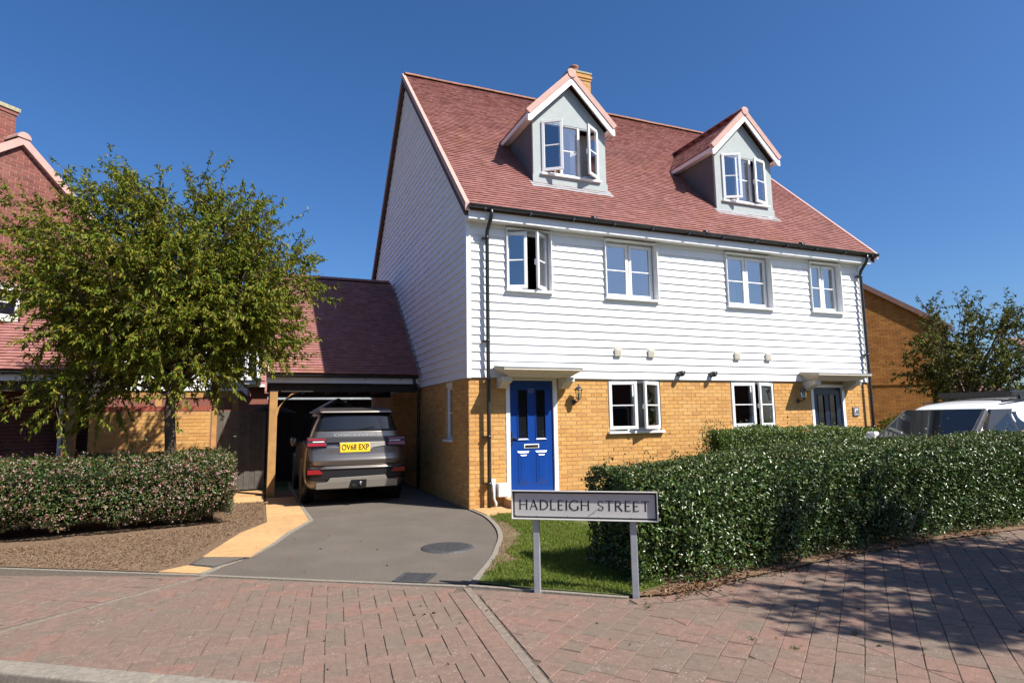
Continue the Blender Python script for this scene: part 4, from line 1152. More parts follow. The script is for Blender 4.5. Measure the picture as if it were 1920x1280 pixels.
# ================================================================ carports
def carport(x0, x1, label, posts, n_single, braces=True, post_m='oak', name='carport'):
    ye, ze, yr, zr = 3.42, 2.60, 6.85, 5.45
    cp = empty(name, ((x0 + x1) / 2, 3.6, 0), label, 'carport')
    sl = Vector((0, yr - ye, zr - ze)); Ls = sl.length; us = sl.normalized(); nn = Vector((0, -us.z, us.y))
    b = MB(); t = nn * -0.10
    A, B, C_, D_ = Vector((x0 + .03, ye, ze)), Vector((x1, ye, ze)), Vector((x1, yr, zr)), Vector((x0 + .03, yr, zr))
    b.hexa([A + t, B + t, C_ + t, D_ + t, A - nn * .004, B - nn * .004, C_ - nn * .004, D_ - nn * .004])
    rf = b.build('roof', 'dark_soffit', cp)
    C2, D2_ = Vector((x1, yr + (yr - ye), ze)), Vector((x0 + .03, yr + (yr - ye), ze))
    b = MB(); b.hexa([D_ - Vector((0, -.001, .12)), C_ - Vector((0, -.001, .12)), C2 - Vector((0, 0, .12)), D2_ - Vector((0, 0, .12)), D_ + Vector((0, .001, .01)), C_ + Vector((0, .001, .01)), C2, D2_])
    b.build('rear_slope', 'roof_tile', rf)
    tiling(rf, (x0 + .04, ye - .03, ze - .02), (1, 0, 0), us, x1 - x0 - .045, Ls + .02, 'roof_tile', n_single=n_single)
    for k in range(int((x1 - x0) / .45)):
        bb = MB(); n = 6; arc = [(.11 * math.cos(math.pi * i / n), .085 * math.sin(math.pi * i / n)) for i in range(n + 1)]
        xa = x0 + .02 + k * .45
        r0 = [(xa, yr + a, zr - .01 + h) for a, h in arc]; r1 = [(xa + .445, yr + a, zr - .01 + h) for a, h in arc]
        for i in range(n): bb.face([r0[i], r0[i + 1], r1[i + 1], r1[i]])
        bb.face(r0); bb.face(r1[::-1]); bb.build('ridge_tile', 'roof_tile', rf)
    # verge at the free end, gable boards
    b = MB(); A, B = Vector((x0 - .03, ye - .03, ze - .01)), Vector((x0 - .03, yr, zr + .01)); w = Vector((.09, 0, 0)); up = nn * .035; lo_ = nn * -.07
    b.hexa([A + lo_, A + lo_ + w, B + lo_ + w, B + lo_, A + up, A + up + w, B + up + w, B + up]); b.build('verge', 'verge_pink', rf)
    MB().box(x0 - .02, x1, 3.50, 3.525, 2.385, 2.535).build('fascia', 'white_trim', cp)
    g = gutter('gutter', x0 - .02, x1 - .01, 3.435, 2.555, 0.055, cp)
    for k in range(int((x1 - x0) / .8)): MB().box(x0 + .4 + k * .8, x0 + .44 + k * .8, 3.37, 3.499, 2.49, 2.515).build('bracket', 'black_plastic', g)
    MB().box(x0 + .06, x1, 3.62, 3.78, 2.20, 2.384).build('beam', 'dark_timber', cp)  # beam coloured dark to carry the shade under the fascia
    MB().box(x0 + .06, x1, 6.75, 6.9, 2.20, 2.384).build('beam', 'dark_timber', cp)
    for k in range(int((x1 - x0) / .6)): MB().box(x0 + .25 + k * .6, x0 + .30 + k * .6, 3.79, 6.74, 2.24, 2.384).build('joist', 'dark_timber', cp)
    for px, py in posts:
        MB().box(px - .08, px + .08, py - .08, py + .08, 0.0, 2.1995).build('post', post_m, cp, bevel=0.008)
        s = 1 if px < (x0 + x1) / 2 else -1
        if braces:
            pts = [Vector((px + s * .08, py, 1.68)), Vector((px + s * .12, py, 1.86)), Vector((px + s * .22, py, 2.03)), Vector((px + s * .36, py, 2.14)), Vector((px + s * .52, py, 2.1995))]
            b = MB()
            poly = [(p.x, py - .05, p.z) for p in pts] + [(px + s * .36, py - .05, 2.1995), (px + s * .0805, py - .05, 2.1995 - .12), (px + s * .0805, py - .05, 1.7)]
            poly = [(p.x, py - .05, p.z) for p in pts] + [(px + s * .38, py - .05, 2.1994), (px + s * .0805, py - .05, 1.86)]
            b.prism(poly, (0, .1, 0)); b.build('brace', post_m, cp)
    return cp
cp = carport(-3.28, -0.055, 'oak-post carport with red tiled roof joined to the white boarded gable', [(-3.14, 3.70), (-3.14, 6.82)], 200)
dp = MB().tube([(-0.16, 3.435, 2.52), (-0.16, 3.435, 2.42), (-0.10, 3.47, 2.33), (-0.045, 3.5, 2.22), (-0.045, 3.5, 1.2), (-0.045, 3.5, 0.03)], 0.034, n=10).build('downpipe', 'black_plastic', cp)
for z in (2.05, 1.1, .3): MB().lathe((-0.045, 3.5, z), [(0.042, -.02), (0.042, .02)], n=10).build('collar', 'black_plastic', dp)
cl = carport(-10.6, -6.60, 'red tiled carport beside the red brick house, half hidden by the tree', [(-6.72, 3.70)], 0, post_m='oak')
MB().tube([(-6.86, 3.5, 2.45), (-6.86, 3.58, 2.2), (-6.86, 3.60, 1.2), (-6.86, 3.6, 0.02)], 0.034, n=10).build('downpipe', 'grey_plastic', cl)
MB().prism([(-6.70, 3.9, 2.2), (-6.70, 6.85, 2.2), (-6.70, 6.85, 5.3), (-6.70, 3.9, 2.88)], (.04, 0, 0)).build('gable_shade_panel', 'dark_timber', cl)  # added panel that keeps the sun out of the carport interior
MB().box(-6.70, -6.64, 4.78, 6.85, 0, 2.199).build('side_shade_panel', 'dark_timber', cl)  # added panel blocking sun through the open side
gw = MB().box(-10.5, -6.72, 6.5, 6.65, 0, 2.38).build('back_wall', 'dark_timber', cl)  # dark wall added so the interior reads as deep shade

# fences of upright boards
def fence(name, x0, x1, y, z0, z1, m, label, step=0.115, post=None, cat='fence'):
    f = empty(name, ((x0 + x1) / 2, y, 0), label, cat)
    x = x0; i = 0
    while x < x1 - .02:
        w = min(step - .004, x1 - x)
        MB().box(x, x + w, y - (.010 if i % 2 else 0), y + .018 - (.010 if i % 2 else 0), z0 + random.uniform(-.004, .004), z1 + random.uniform(-.006, .004)).build('board', m, f)
        x += step; i += 1
    for z in (z0 + .25, (z0 + z1) / 2, z1 - .2): MB().box(x0, x1, y + .0185, y + .06, z - .035, z + .035).build('rail', m, f)
    for px, pm in (post or ()): MB().box(px - .05, px + .05, y - .05, y + .05, 0, z1 + .01).build('post', pm, f)
    return f
fence('side_gate', -4.27, -3.27, 4.95, 0.07, 1.83, 'grey_timber', 'weathered grey boarded gate between the brick garden wall and the carport', post=[(-4.34, 'oak')], cat='gate')
fence('rear_fence', -3.2, 0.02, 7.05, 0.03, 1.80, 'dark_timber', 'dark boarded fence closing the back of the carport behind the silver car')

# garden wall with soldier course
gwall = empty('garden_wall', (-5.5, 4.62, 0), 'low buff brick garden wall with a red soldier course behind the tree', 'wall')
core = MB().box(-6.62, -4.40, 4.55, 4.75, -0.02, 1.82).build('core', 'buff_mortar', gwall)
brickwork(core, (-6.62, 4.5499, 0.0), (1, 0, 0), (0, -1, 0), 2.22, 1.83, 'buff_brick', n_single=150, single_ok=lambda c: c.z > .9)
for k in range(29):
    MB().box(-6.615 + k * .0765, -6.615 + k * .0765 + .066, 4.54, 4.76, 1.826, 1.93).build('coping_brick', 'red_coping', gwall)
MB().box(-6.62, -4.40, 4.55, 4.75, 1.8205, 1.92).build('coping_mortar', 'red_mortar', gwall)

# ================================================================ red brick house on the left (stands at 45 degrees)
P0 = Vector((-8.16, 4.57, 0)); U = Vector((.7071, .7071, 0)); NO = Vector((.7071, -.7071, 0)); Z = Vector((0, 0, 1))
lh = empty('brick_house', tuple(P0), 'red brick house with pink verge and chimney behind the tree', 'house')
ul, ur, za = -4.2, 2.35, 7.33; pit = 0.84
Q = lambda u, d, z: P0 + U * u - NO * d + Z * z
wl = (-0.75, 0.26, 3.62, 4.36)
b = MB()
panel(b, [wl], ul, ur, 0, za - pit * ur, lambda p, q, z0, z1: b.hexa([Q(p, 0, z0), Q(q, 0, z0), Q(q, .25, z0), Q(p, .25, z0), Q(p, 0, z1), Q(q, 0, z1), Q(q, .25, z1), Q(p, .25, z1)]))
ze_ = za - pit * ur
b.prism([Q(ul, 0, za + pit * ul) if za + pit * ul > ze_ else Q(-ur, 0, ze_), Q(ur, 0, ze_), Q(0, 0, za)], -NO * .25)
b.hexa([Q(ur - .25, .2501, 0), Q(ur, .2501, 0), Q(ur, 8, 0), Q(ur - .25, 8, 0), Q(ur - .25, .2501, ze_), Q(ur, .2501, ze_), Q(ur, 8, ze_), Q(ur - .25, 8, ze_)])
gw_ = b.build('gable_wall', 'red_mortar', lh)
brickwork(gw_, tuple(Q(-2.4, 0, 0) + NO * .0002), tuple(U), tuple(NO), 2.4 + ur, za, 'red_brick', holes=[(wl[0] + 2.4, wl[1] + 2.4, wl[2], wl[3])],
          span=lambda v: (2.4 - min(2.4, (za - v) / pit), 2.4 + min(ur, (za - v) / pit)), n_single=250, single_ok=lambda c: (c - P0).dot(U) > -.5 and c.z > 4.5)
for s in (-1, 1):
    e = ur + .12 if s > 0 else -2.6
    A = lambda d: Q(0, d, za + .10); B = lambda d: Q(e, d, za + .10 - pit * abs(e))
    t = Z * -.1
    b = MB(); b.hexa([A(-.06) + t, B(-.06) + t, B(8) + t, A(8) + t, A(-.06), B(-.06), B(8), A(8)]); rf = b.build('roof', 'roof_tile', lh)
    b = MB(); up = Z * .06; lo_ = Z * -.13
    b.hexa([A(-.10) + lo_, B(-.10) + lo_, B(.06) + lo_, A(.06) + lo_, A(-.10) + up, B(-.10) + up, B(.06) + up, A(.06) + up]); b.build('verge', 'verge_pink', rf)
bb = MB(); n = 8
arc = [(.13 * math.cos(math.pi * i / n), .13 * math.sin(math.pi * i / n)) for i in range(n + 1)]
for y0 in np.arange(-.12, 8, .44):
    bb = MB(); r0 = [Q(a, y0, za + .10 + h) for a, h in arc]; r1 = [Q(a, y0 + .43, za + .10 + h) for a, h in arc]
    for i in range(n): bb.face([r0[i], r0[i + 1], r1[i + 1], r1[i]])
    bb.face(r0); bb.face(r1[::-1]); bb.build('ridge_tile', 'verge_pink' if y0 < 0 else 'ridge_tile', lh)
window(lh, tuple(Q(wl[0], .04, wl[2] + .05)), tuple(U), tuple(NO), wl[1] - wl[0], wl[3] - wl[2] - .05, [(.5, 'L', 0), (.5, 'R', 0)], 'window_glass')
b = MB(); b.hexa([Q(wl[0] - .3, 1.5, wl[2] - .3), Q(wl[1] + .3, 1.5, wl[2] - .3), Q(wl[1] + .3, 1.6, wl[2] - .3), Q(wl[0] - .3, 1.6, wl[2] - .3), Q(wl[0] - .3, 1.5, wl[3] + .3), Q(wl[1] + .3, 1.5, wl[3] + .3), Q(wl[1] + .3, 1.6, wl[3] + .3), Q(wl[0] - .3, 1.6, wl[3] + .3)]); b.build('room_wall', 'interior', lh)
c0, c1, e0, e1 = -0.80, 0.05, 0.35, 0.95
b = MB(); hx = lambda mb, a0, a1, d0, d1, z0, z1: mb.hexa([Q(a0, d0, z0), Q(a1, d0, z0), Q(a1, d1, z0), Q(a0, d1, z0), Q(a0, d0, z1), Q(a1, d0, z1), Q(a1, d1, z1), Q(a0, d1, z1)])
hx(b, c0, c1, e0, e1, 6.4, 8.12); chm = b.build('chimney', 'red_mortar', lh)
brickwork(chm, tuple(Q(c0, e0, 7.0) + NO * .0002), tuple(U), tuple(NO), c1 - c0, 1.12, 'red_brick')
brickwork(chm, tuple(Q(c1, e0, 7.0) + U * .0002), tuple(-NO), tuple(U), e1 - e0, 1.12, 'red_brick')
b = MB(); hx(b, c0 - .05, c1 + .05, e0 - .05, e1 + .05, 8.12, 8.20); b.build('cap', 'cap_stone', chm)
b = MB(); hx(b, c0 - .025, c1 + .025, e0 - .025, e1 + .025, 8.04, 8.1195); b.build('oversail', 'red_brick', chm)
MB().lathe(tuple(Q(-.55, .65, 8.20)), [(0.14, 0), (0.12, .03), (0.115, .2), (0.14, .22), (0.14, .26)], n=14).build('chimney_pot', 'clay_pot', chm)
b = MB(); hx(b, c0 - .02, c0 + .35, e0 - .03, e0 - .001, 7.2, 7.55); b.build('flashing', 'lead', chm)
# sloping lead flashing where the left carport roof meets the house wall
b = MB(); b.bar(Q(-.9, -.015, 2.42), Q(1.0, -.015, 4.02), .03, .16); b.build('flashing', 'lead', lh)

# ================================================================ things glimpsed behind
# oak framed double carport with white boarded gable
y = 8.6
op = empty('oak_carport', (-5.7, y, 0), 'oak framed carport with a white boarded gable behind the garden wall', 'carport')
xl, xr = -8.6, -3.98
MB().box(xl, xr, y - .08, y + .08, 2.26, 2.44).build('beam', 'oak', op)
for px in (xr - .08, -5.95, xl + .08):
    MB().box(px - .08, px + .08, y - .08, y + .08, 0, 2.2595).build('post', 'oak', op)
    poly = [(px - .081, y - .05, 1.72), (px - .12, y - .05, 1.9), (px - .22, y - .05, 2.08), (px - .38, y - .05, 2.19), (px - .6, y - .05, 2.2594), (px - .42, y - .05, 2.2594), (px - .081, y - .05, 1.92)]
    MB().prism(poly, (0, .1, 0)).build('brace', 'oak', op)
gx, gz = (xl + xr) / 2, 2.45; hwid = (xr - xl) / 2 + .16
for k in range(14):
    z0 = gz + k * .16; f0 = hwid - (k * .16) / 1.05; f1 = hwid - ((k + 1) * .16) / 1.05
    if f1 < .05: break
    MB().hexa([(gx - f0, y - .12, z0), (gx + f0, y - .12, z0), (gx + f0, y - .08, z0), (gx - f0, y - .08, z0), (gx - f1, y - .10, z0 + .158), (gx + f1, y - .10, z0 + .158), (gx + f1, y - .08, z0 + .158), (gx - f1, y - .08, z0 + .158)]).build('weatherboard', 'white_board', op)
for s in (-1, 1):
    A, B = Vector((gx, y - .16, gz + hwid * 1.05 + .1)), Vector((gx + s * (hwid + .06), y - .16, gz - .02 + .03)); 
    b = MB(); b.hexa([A, B, B + V(0, 5, 0), A + V(0, 5, 0), A + V(0, 0, .1), B + V(0, 0, .1), B + V(0, 5, .1), A + V(0, 5, .1)]); r_ = b.build('roof', 'roof_tile', op)
    b = MB(); b.hexa([A + V(0, -.03, -.16), B + V(0, -.03, -.16), B + V(0, -.001, -.16), A + V(0, -.001, -.16), A + V(0, -.03, .02), B + V(0, -.03, .02), B + V(0, -.001, .02), A + V(0, -.001, .02)]); b.build('bargeboard', 'white_trim', r_)
# red house far behind
rh = empty('far_house', (-6, 19, 0), 'red brick and tile house far behind the gate', 'house')
MB().box(-9.5, 1.2, 18.0, 18.3, 0, 3.3).build('wall', 'red_brick', rh)
b = MB(); b.hexa([(-9.8, 17.7, 3.15), (1.4, 17.7, 3.15), (1.4, 21.5, 6.4), (-9.8, 21.5, 6.4), (-9.8, 17.7, 3.3), (1.4, 17.7, 3.3), (1.4, 21.5, 6.55), (-9.8, 21.5, 6.55)]); r_ = b.build('roof', 'roof_tile', rh)
tiling(r_, (-9.8, 17.68, 3.31), (1, 0, 0), (0, 3.8, 3.25), 11.2, 4.9, 'roof_tile', tw=.33, gauge=.2)
b = MB(); b.box(-4.6, -3.45, 17.2, 18.5, 3.15, 4.5); dm = b.build('dormer', 'white_trim', rh)
window(rh, (-4.5, 17.19, 3.35), (1, 0, 0), (0, -1, 0), .95, 1.05, [(.5, 'L', 0), (.5, 'R', 0)], 'sky_glass')
MB().box(-4.4, -3.6, 17.3, 17.35, 3.3, 4.4).build('room_wall', 'interior', rh)
MB().box(-9.7, 1.3, 17.62, 17.7, 3.05, 3.16).build('fascia', 'white_trim', rh)
# two sheds and a far carport seen under our carport roof
def shed(name, x0, x1, y0, y1, z, zr, label):
    s = empty(name, ((x0 + x1) / 2, y0, 0), label, 'shed', 'garden sheds behind the carport')
    MB().box(x0, x1, y0, y1, 0, z).build('wall', 'dark_timber', s)
    xm = (x0 + x1) / 2
    MB().prism([(x0, y0, z + .001), (x1, y0, z + .001), (xm, y0, zr - .05)], (0, y1 - y0, 0)).build('gable', 'dark_timber', s)
    for sx in (-1, 1):
        e = xm + sx * ((x1 - x0) / 2 + .1)
        b = MB(); ze2 = z - .05
        b.hexa([(xm, y0 - .12, zr - .04), (e, y0 - .12, ze2 - .04), (e, y1 + .1, ze2 - .04), (xm, y1 + .1, zr - .04), (xm, y0 - .12, zr), (e, y0 - .12, ze2), (e, y1 + .1, ze2), (xm, y1 + .1, zr)]); b.build('roof', 'shed_roof', s)
        b = MB(); b.hexa([(xm, y0 - .15, zr - .14), (e, y0 - .15, ze2 - .14), (e, y0 - .121, ze2 - .14), (xm, y0 - .121, zr - .14), (xm, y0 - .15, zr - .02), (e, y0 - .15, ze2 - .02), (e, y0 - .121, ze2 - .02), (xm, y0 - .121, zr - .02)]); b.build('bargeboard', 'grey_timber', s)
shed('garden_shed', -4.1, -2.2, 9.0, 11.0, 1.75, 2.12, 'pale roofed shed behind the carport, just right of its oak post')
shed('garden_shed', -2.1, -0.2, 9.6, 12.0, 1.72, 2.28, 'gabled shed with pale felt roof behind the silver car')
fc = empty('far_carport', (-0.8, 15, 0), 'dark carport with long pale eaves seen behind the sheds', 'carport')
MB().box(-3.2, 2.4, 14.2, 14.4, 2.40, 2.62).build('fascia', 'lead', fc)
b = MB(); b.hexa([(-3.3, 14.1, 2.625), (2.5, 14.1, 2.625), (2.5, 16.5, 4.2), (-3.3, 16.5, 4.2), (-3.3, 14.1, 2.72), (2.5, 14.1, 2.72), (2.5, 16.5, 4.3), (-3.3, 16.5, 4.3)]); b.build('roof', 'roof_tile', fc)
MB().box(-3.1, 2.3, 15.5, 15.6, 0, 2.6).build('back_wall', 'dark_timber', fc)
for px in (-3.1, -.4, 2.3): MB().box(px - .07, px + .07, 14.25, 14.39, 0, 2.3495).build('post', 'dark_timber', fc)

# buff building on the right, square to the street
rb = empty('buff_house', (19.65, 4.15, 0), 'buff brick house with plain gable standing behind the white SUV', 'house')
BE = Vector((.815, -.58, 0)).normalized(); BN = Vector((-.58, -.815, 0)).normalized(); BO = Vector((19.65, 4.15, 0))
BQ = lambda u, d, z: BO + BE * u - BN * d + Z * z
zc, uw = 4.66, 9.0; zt = zc + uw / 2 * .625
b = MB()
b.hexa([BQ(-uw, 0, -.05), BQ(0, 0, -.05), BQ(0, .3, -.05), BQ(-uw, .3, -.05), BQ(-uw, 0, zc), BQ(0, 0, zc), BQ(0, .3, zc), BQ(-uw, .3, zc)])
b.prism([BQ(-uw, 0, zc), BQ(0, 0, zc), BQ(-uw / 2, 0, zt)], -BN * .3)
b.hexa([BQ(-.3, .301, -.05), BQ(0, .301, -.05), BQ(0, 9, -.05), BQ(-.3, 9, -.05), BQ(-.3, .301, zc), BQ(0, .301, zc), BQ(0, 9, zc), BQ(-.3, 9, zc)])
w_ = b.build('gable_wall', 'tan_brick', rb)
brickwork(w_, tuple(BQ(-4.5, 0, 0.6) + BN * .0002), tuple(BE), tuple(BN), 4.5, zt - .6, 'tan_brick', span=lambda v: (0, 4.5 - (0 if v + .6 < zc else (v + .6 - zc) / .625)))
b = MB(); b.obox(BQ(-uw / 2, -.02, 2.62), BE * uw / 2, BN * .02, Z * .035); b.build('string_course', 'tan_brick', rb)
for s in (-1, 1):
    ue = -uw / 2 + s * (uw / 2 + .2); ze3 = zc - .2 * .625; um = -uw / 2
    b = MB(); b.hexa([BQ(um, -.1, zt + .02), BQ(ue, -.1, ze3 + .02), BQ(ue, 9, ze3 + .02), BQ(um, 9, zt + .02), BQ(um, -.1, zt + .14), BQ(ue, -.1, ze3 + .14), BQ(ue, 9, ze3 + .14), BQ(um, 9, zt + .14)]); r_ = b.build('roof', 'brown_tile', rb)
    b = MB(); b.hexa([BQ(um, -.14, zt - .06), BQ(ue, -.14, ze3 - .06), BQ(ue, -.101, ze3 - .06), BQ(um, -.101, zt - .06), BQ(um, -.14, zt + .15), BQ(ue, -.14, ze3 + .15), BQ(ue, -.101, ze3 + .15), BQ(um, -.101, zt + .15)]); b.build('bargeboard', 'brown_tile', r_)
b = MB(); b.tube([BQ(.02, -.06, 4.5), BQ(.02, -.06, 0)], .05, n=8); b.build('downpipe', 'black_plastic', rb)
# lower roofs farther right
lr = empty('far_garage', (29, 9.5, 0), 'low garage with brown tiled roof beside the buff house', 'garage')
MB().box(27, 32, 9.5, 13, 0, 2.5).build('wall', 'cream_stone', lr)
b = MB(); b.hexa([(26.7, 9.2, 2.45), (32.2, 9.2, 2.45), (32.2, 11.5, 4.0), (26.7, 11.5, 4.0), (26.7, 9.2, 2.55), (32.2, 9.2, 2.55), (32.2, 11.5, 4.1), (26.7, 11.5, 4.1)]); r_ = b.build('roof', 'brown_tile', lr)
tiling(r_, (26.7, 9.18, 2.56), (1, 0, 0), (0, 2.3, 1.55), 5.5, 2.75, 'brown_tile', tw=.4, gauge=.28)
fr2 = empty('far_bungalow', (36, 7, 0), 'house with grey tiled roof at the far right edge', 'house')
MB().box(33.2, 43, 6.5, 12, 0, 2.8).build('wall', 'cream_stone', fr2)
b = MB(); b.hexa([(32.9, 6.2, 2.75), (43, 6.2, 2.75), (43, 9.4, 5.3), (32.9, 9.4, 5.3), (32.9, 6.2, 2.88), (43, 6.2, 2.88), (43, 9.4, 5.43), (32.9, 9.4, 5.43)]); r_ = b.build('roof', 'brown_tile', fr2)
tiling(r_, (32.9, 6.18, 2.89), (1, 0, 0), (0, 3.2, 2.55), 10.1, 4.05, 'brown_tile', tw=.4, gauge=.3)

# houses across the street, behind the camera: they darken what the lower windows and the car mirror
for k, (hx0, hx1, hl) in enumerate(((-22, -10, 'brick house across the street, opposite the red brick house'), (-7, 6, 'brick house across the street, opposite the blue door'), (9, 22, 'brick house across the street, opposite the white SUV'))):
    h_ = empty('street_house', ((hx0 + hx1) / 2, -25, 0), hl, 'house', 'houses across the street')
    b = MB(); wn_ = [(hx0 + 1.2 + q * 3.6, hx0 + 2.6 + q * 3.6, z_, z_ + 1.2) for q in range(3) for z_ in (.95, 3.6)]
    panel(b, wn_, hx0, hx1, 0, 5.2, lambda p, q, z0, z1: b.box(p, q, -25.3, -25, z0, z1)); b.box(hx0, hx1, -32, -25.301, 0, 5.2); b.build('wall', 'red_brick', h_)
    for (a_, c_, z0, z1) in wn_:
        f_ = MB(); f_.box(a_, a_ + .06, -25.08, -25.02, z0, z1); f_.box(c_ - .06, c_, -25.08, -25.02, z0, z1); f_.box(a_ + .06, c_ - .06, -25.08, -25.02, z0, z0 + .06); f_.box(a_ + .06, c_ - .06, -25.08, -25.02, z1 - .06, z1); f_.box((a_ + c_) / 2 - .03, (a_ + c_) / 2 + .03, -25.08, -25.02, z0 + .06, z1 - .06)
        f_ = f_.build('window', 'upvc', h_); MB().box(a_ + .06, c_ - .06, -25.06, -25.05, z0 + .06, z1 - .06).build('pane', 'car_glass', f_)
    for s in (-1, 1):
        yy = -28.5 + s * 3.8
        MB().hexa([(hx0 - .2, -28.5, 8.9), (hx1 + .2, -28.5, 8.9), (hx1 + .2, yy, 5.1), (hx0 - .2, yy, 5.1), (hx0 - .2, -28.5, 9.05), (hx1 + .2, -28.5, 9.05), (hx1 + .2, yy, 5.25), (hx0 - .2, yy, 5.25)]).build('roof', 'roof_tile', h_)
    for x_ in (hx0, hx1 - .3): MB().prism([(x_, -32, 5.201), (x_, -25, 5.201), (x_, -28.5, 8.85)], (.3, 0, 0)).build('gable', 'red_brick', h_)
    MB().box(hx0 + 8.6, hx0 + 9.6, -25.06, -25.001, .1, 2.1).build('door', 'navy_paint', h_)

# ================================================================ cars
def ring(y, w, zb, zs, zt, wt, crown=0.02):
    """half section of a car body, mirrored: sill, flank, shoulder, glass house, roof"""
    h = [(0, zb), (w * .80, zb), (w * .95, zb + .05), (w * 1.0, zb + .22), (w * 1.0, (zb + zs) / 2 + .05), (w * .985, zs - .06), (w * .95, zs)]
    if zt - zs > .12:
        h += [(w * .95 + (wt - w * .95) * .35, zs + (zt - zs) * .38), (wt + .01, zt - .13), (wt - .05, zt - .035), (wt - .2, zt), (0, zt + crown)]
    else:
        h += [(w * .90, zs + (zt - zs) * .5), (w * .82, zt - .004), (w * .70, zt), (w * .4, zt + crown * .7), (0, zt + crown)]
    pts = [(x, y, z) for x, z in h] + [(-x, y, z) for x, z in reversed(h[1:-1])]
    return pts
def loft(mb, rings, T):
    base = len(mb.v); n = len(rings[0])
    for r in rings: mb.v.extend([tuple(T(*p)) for p in r])
    for i in range(len(rings) - 1):
        for k in range(n):
            k2 = (k + 1) % n
            mb.f.append((base + i * n + k, base + i * n + k2, base + (i + 1) * n + k2, base + (i + 1) * n + k)); mb.r.append(0.0); mb.sm.append(True)
    mb.f.append(tuple(base + k for k in reversed(range(n)))); mb.r.append(0.0); mb.sm.append(True)
    m = base + (len(rings) - 1) * n
    mb.f.append(tuple(m + k for k in range(n))); mb.r.append(0.0); mb.sm.append(True)
def wheel(parent, T, x, y, r=.38, w=.25):
    s = 1 if x > 0 else -1
    a, c = T(x - s * w / 2, y, r), T(x + s * w / 2, y, r); ax = (c - a).normalized()
    wh = MB().lathe(a, [(r * .62, 0), (r * .95, .01), (r, .04), (r, w - .04), (r * .95, w - .01), (r * .62, w)], n=28, axis=ax).build('wheel', 'rubber', parent)
    MB().lathe(a, [(r * .61, .02), (r * .61, w - .02), (r * .5, w - .045), (r * .12, w - .04), (r * .1, w - .02)], n=20, axis=ax).build('rim', 'rim_metal', wh)
def qd(mb, T, pts): mb.face([T(*p) for p in pts])

# silver SUV in the carport: local x across, y = 0 at the tail and forward, z up
sc = empty('parked_car', (-1.67, 1.58, 0), 'silver grey SUV parked nose-in under the carport', 'car')
T = lambda x, y, z: Vector((-1.67 + x * .94, 1.58 + y, z * 1.0))
b = MB()
R_ = [ring(0.02, .80, .36, .95, 1.00, .7, .01), ring(0.05, .93, .31, 1.00, 1.06, .8), ring(0.14, .985, .29, 1.05, 1.42, .80), ring(0.24, .995, .28, 1.08, 1.66, .76), ring(0.38, 1.0, .28, 1.10, 1.76, .735), ring(0.8, 1.0, .27, 1.10, 1.815, .735),
      ring(1.6, 1.0, .27, 1.09, 1.83, .74), ring(2.4, 1.0, .27, 1.07, 1.80, .73), ring(2.75, 1.0, .27, 1.06, 1.72, .71), ring(3.35, 1.0, .27, 1.05, 1.16, .7), ring(3.6, .995, .28, 1.02, 1.09, .7), ring(4.4, .97, .30, .96, 1.02, .7), ring(4.8, .90, .32, .85, .92, .7), ring(4.93, .74, .36, .75, .80, .6)]
loft(b, R_, T)
body = b.build('body', 'silver_paint', sc, subsurf=2)
def shell(name, m, pts, t, parent, bev=.006):
    """panel a little proud of the tail: pts (x, z) outline, y given by f"""
    f = lambda z: 0.02 if z < .95 else (0.02 + (z - .95) * .26 if z < 1.40 else 0.137 + (z - 1.40) * .42)
    mb = MB(); mb.prism([T(x, f(z) - t, z) for x, z in pts], (0, .07, 0)); return mb.build(name, m, parent, bevel=bev)
_tz = [.28, .45, .55, .70, .735, .78, .83, .88, .95, 1.05, 1.2, 1.37, 1.72]; _ty = [.03, -.02, -.035, -.04, -.012, -.03, -.042, -.025, -.008, .006, .03, .075, .215]
TY = lambda z: float(np.interp(z, _tz, _ty))
def tgrid(name, m, zs, hw, t):
    """curved tail panel: rows at heights zs with half widths hw, wrapping forward at the sides"""
    nx = 18; fz = np.linspace(zs[0], zs[-1], len(zs) * 2); fh = np.interp(fz, zs, hw)
    mb = MB(); base = len(mb.v)
    for z_, h_ in zip(fz, fh):
        for i in range(nx + 1):
            x_ = -h_ + 2 * h_ * i / nx
            mb.v.append(tuple(T(x_, TY(z_) - t + .085 * abs(x_ / .95) ** 3.2, z_)))
    for r_ in range(len(fz) - 1):
        for i in range(nx):
            k_ = r_ * (nx + 1) + i; mb.f.append((k_, k_ + 1, k_ + nx + 2, k_ + nx + 1)); mb.r.append(0.0); mb.sm.append(True)
    o = mb.build(name, m, sc, fix=False)
    so = o.modifiers.new('solid', 'SOLIDIFY'); so.thickness = .05; so.offset = -1
    return o
def tail(name, m, pts, t=.012, parent=sc, depth=.09, bev=.004):
    mb = MB(); mb.prism([T(x, TY(z) - t, z) for x, z in pts], (0, depth, 0)); return mb.build(name, m, parent, bevel=bev)
tgrid('rear_window', 'car_glass', [1.372, 1.45, 1.56, 1.65, 1.705], [.815, .79, .75, .71, .68], .018)
MB().hexa([T(-.72, .10, 1.715), T(.72, .10, 1.715), T(.72, .5, 1.775), T(-.72, .5, 1.775), T(-.69, .12, 1.755), T(.69, .12, 1.755), T(.69, .5, 1.825), T(-.69, .5, 1.825)]).build('spoiler', 'silver_paint', sc, bevel=.012)
tgrid('tailgate_band', 'silver_paint', [1.25, 1.29, 1.33, 1.372], [.87, .86, .845, .82], .020)
tail('light_bar', 'car_black', [(-.60, 1.165), (.60, 1.165), (.60, 1.25), (-.60, 1.25)], .020)
tgrid('tailgate', 'silver_paint', [.735, .77, .80, .83, .86, .90, .95, 1.0, 1.05, 1.09], [.90, .91, .915, .92, .92, .92, .918, .915, .912, .91], .018)
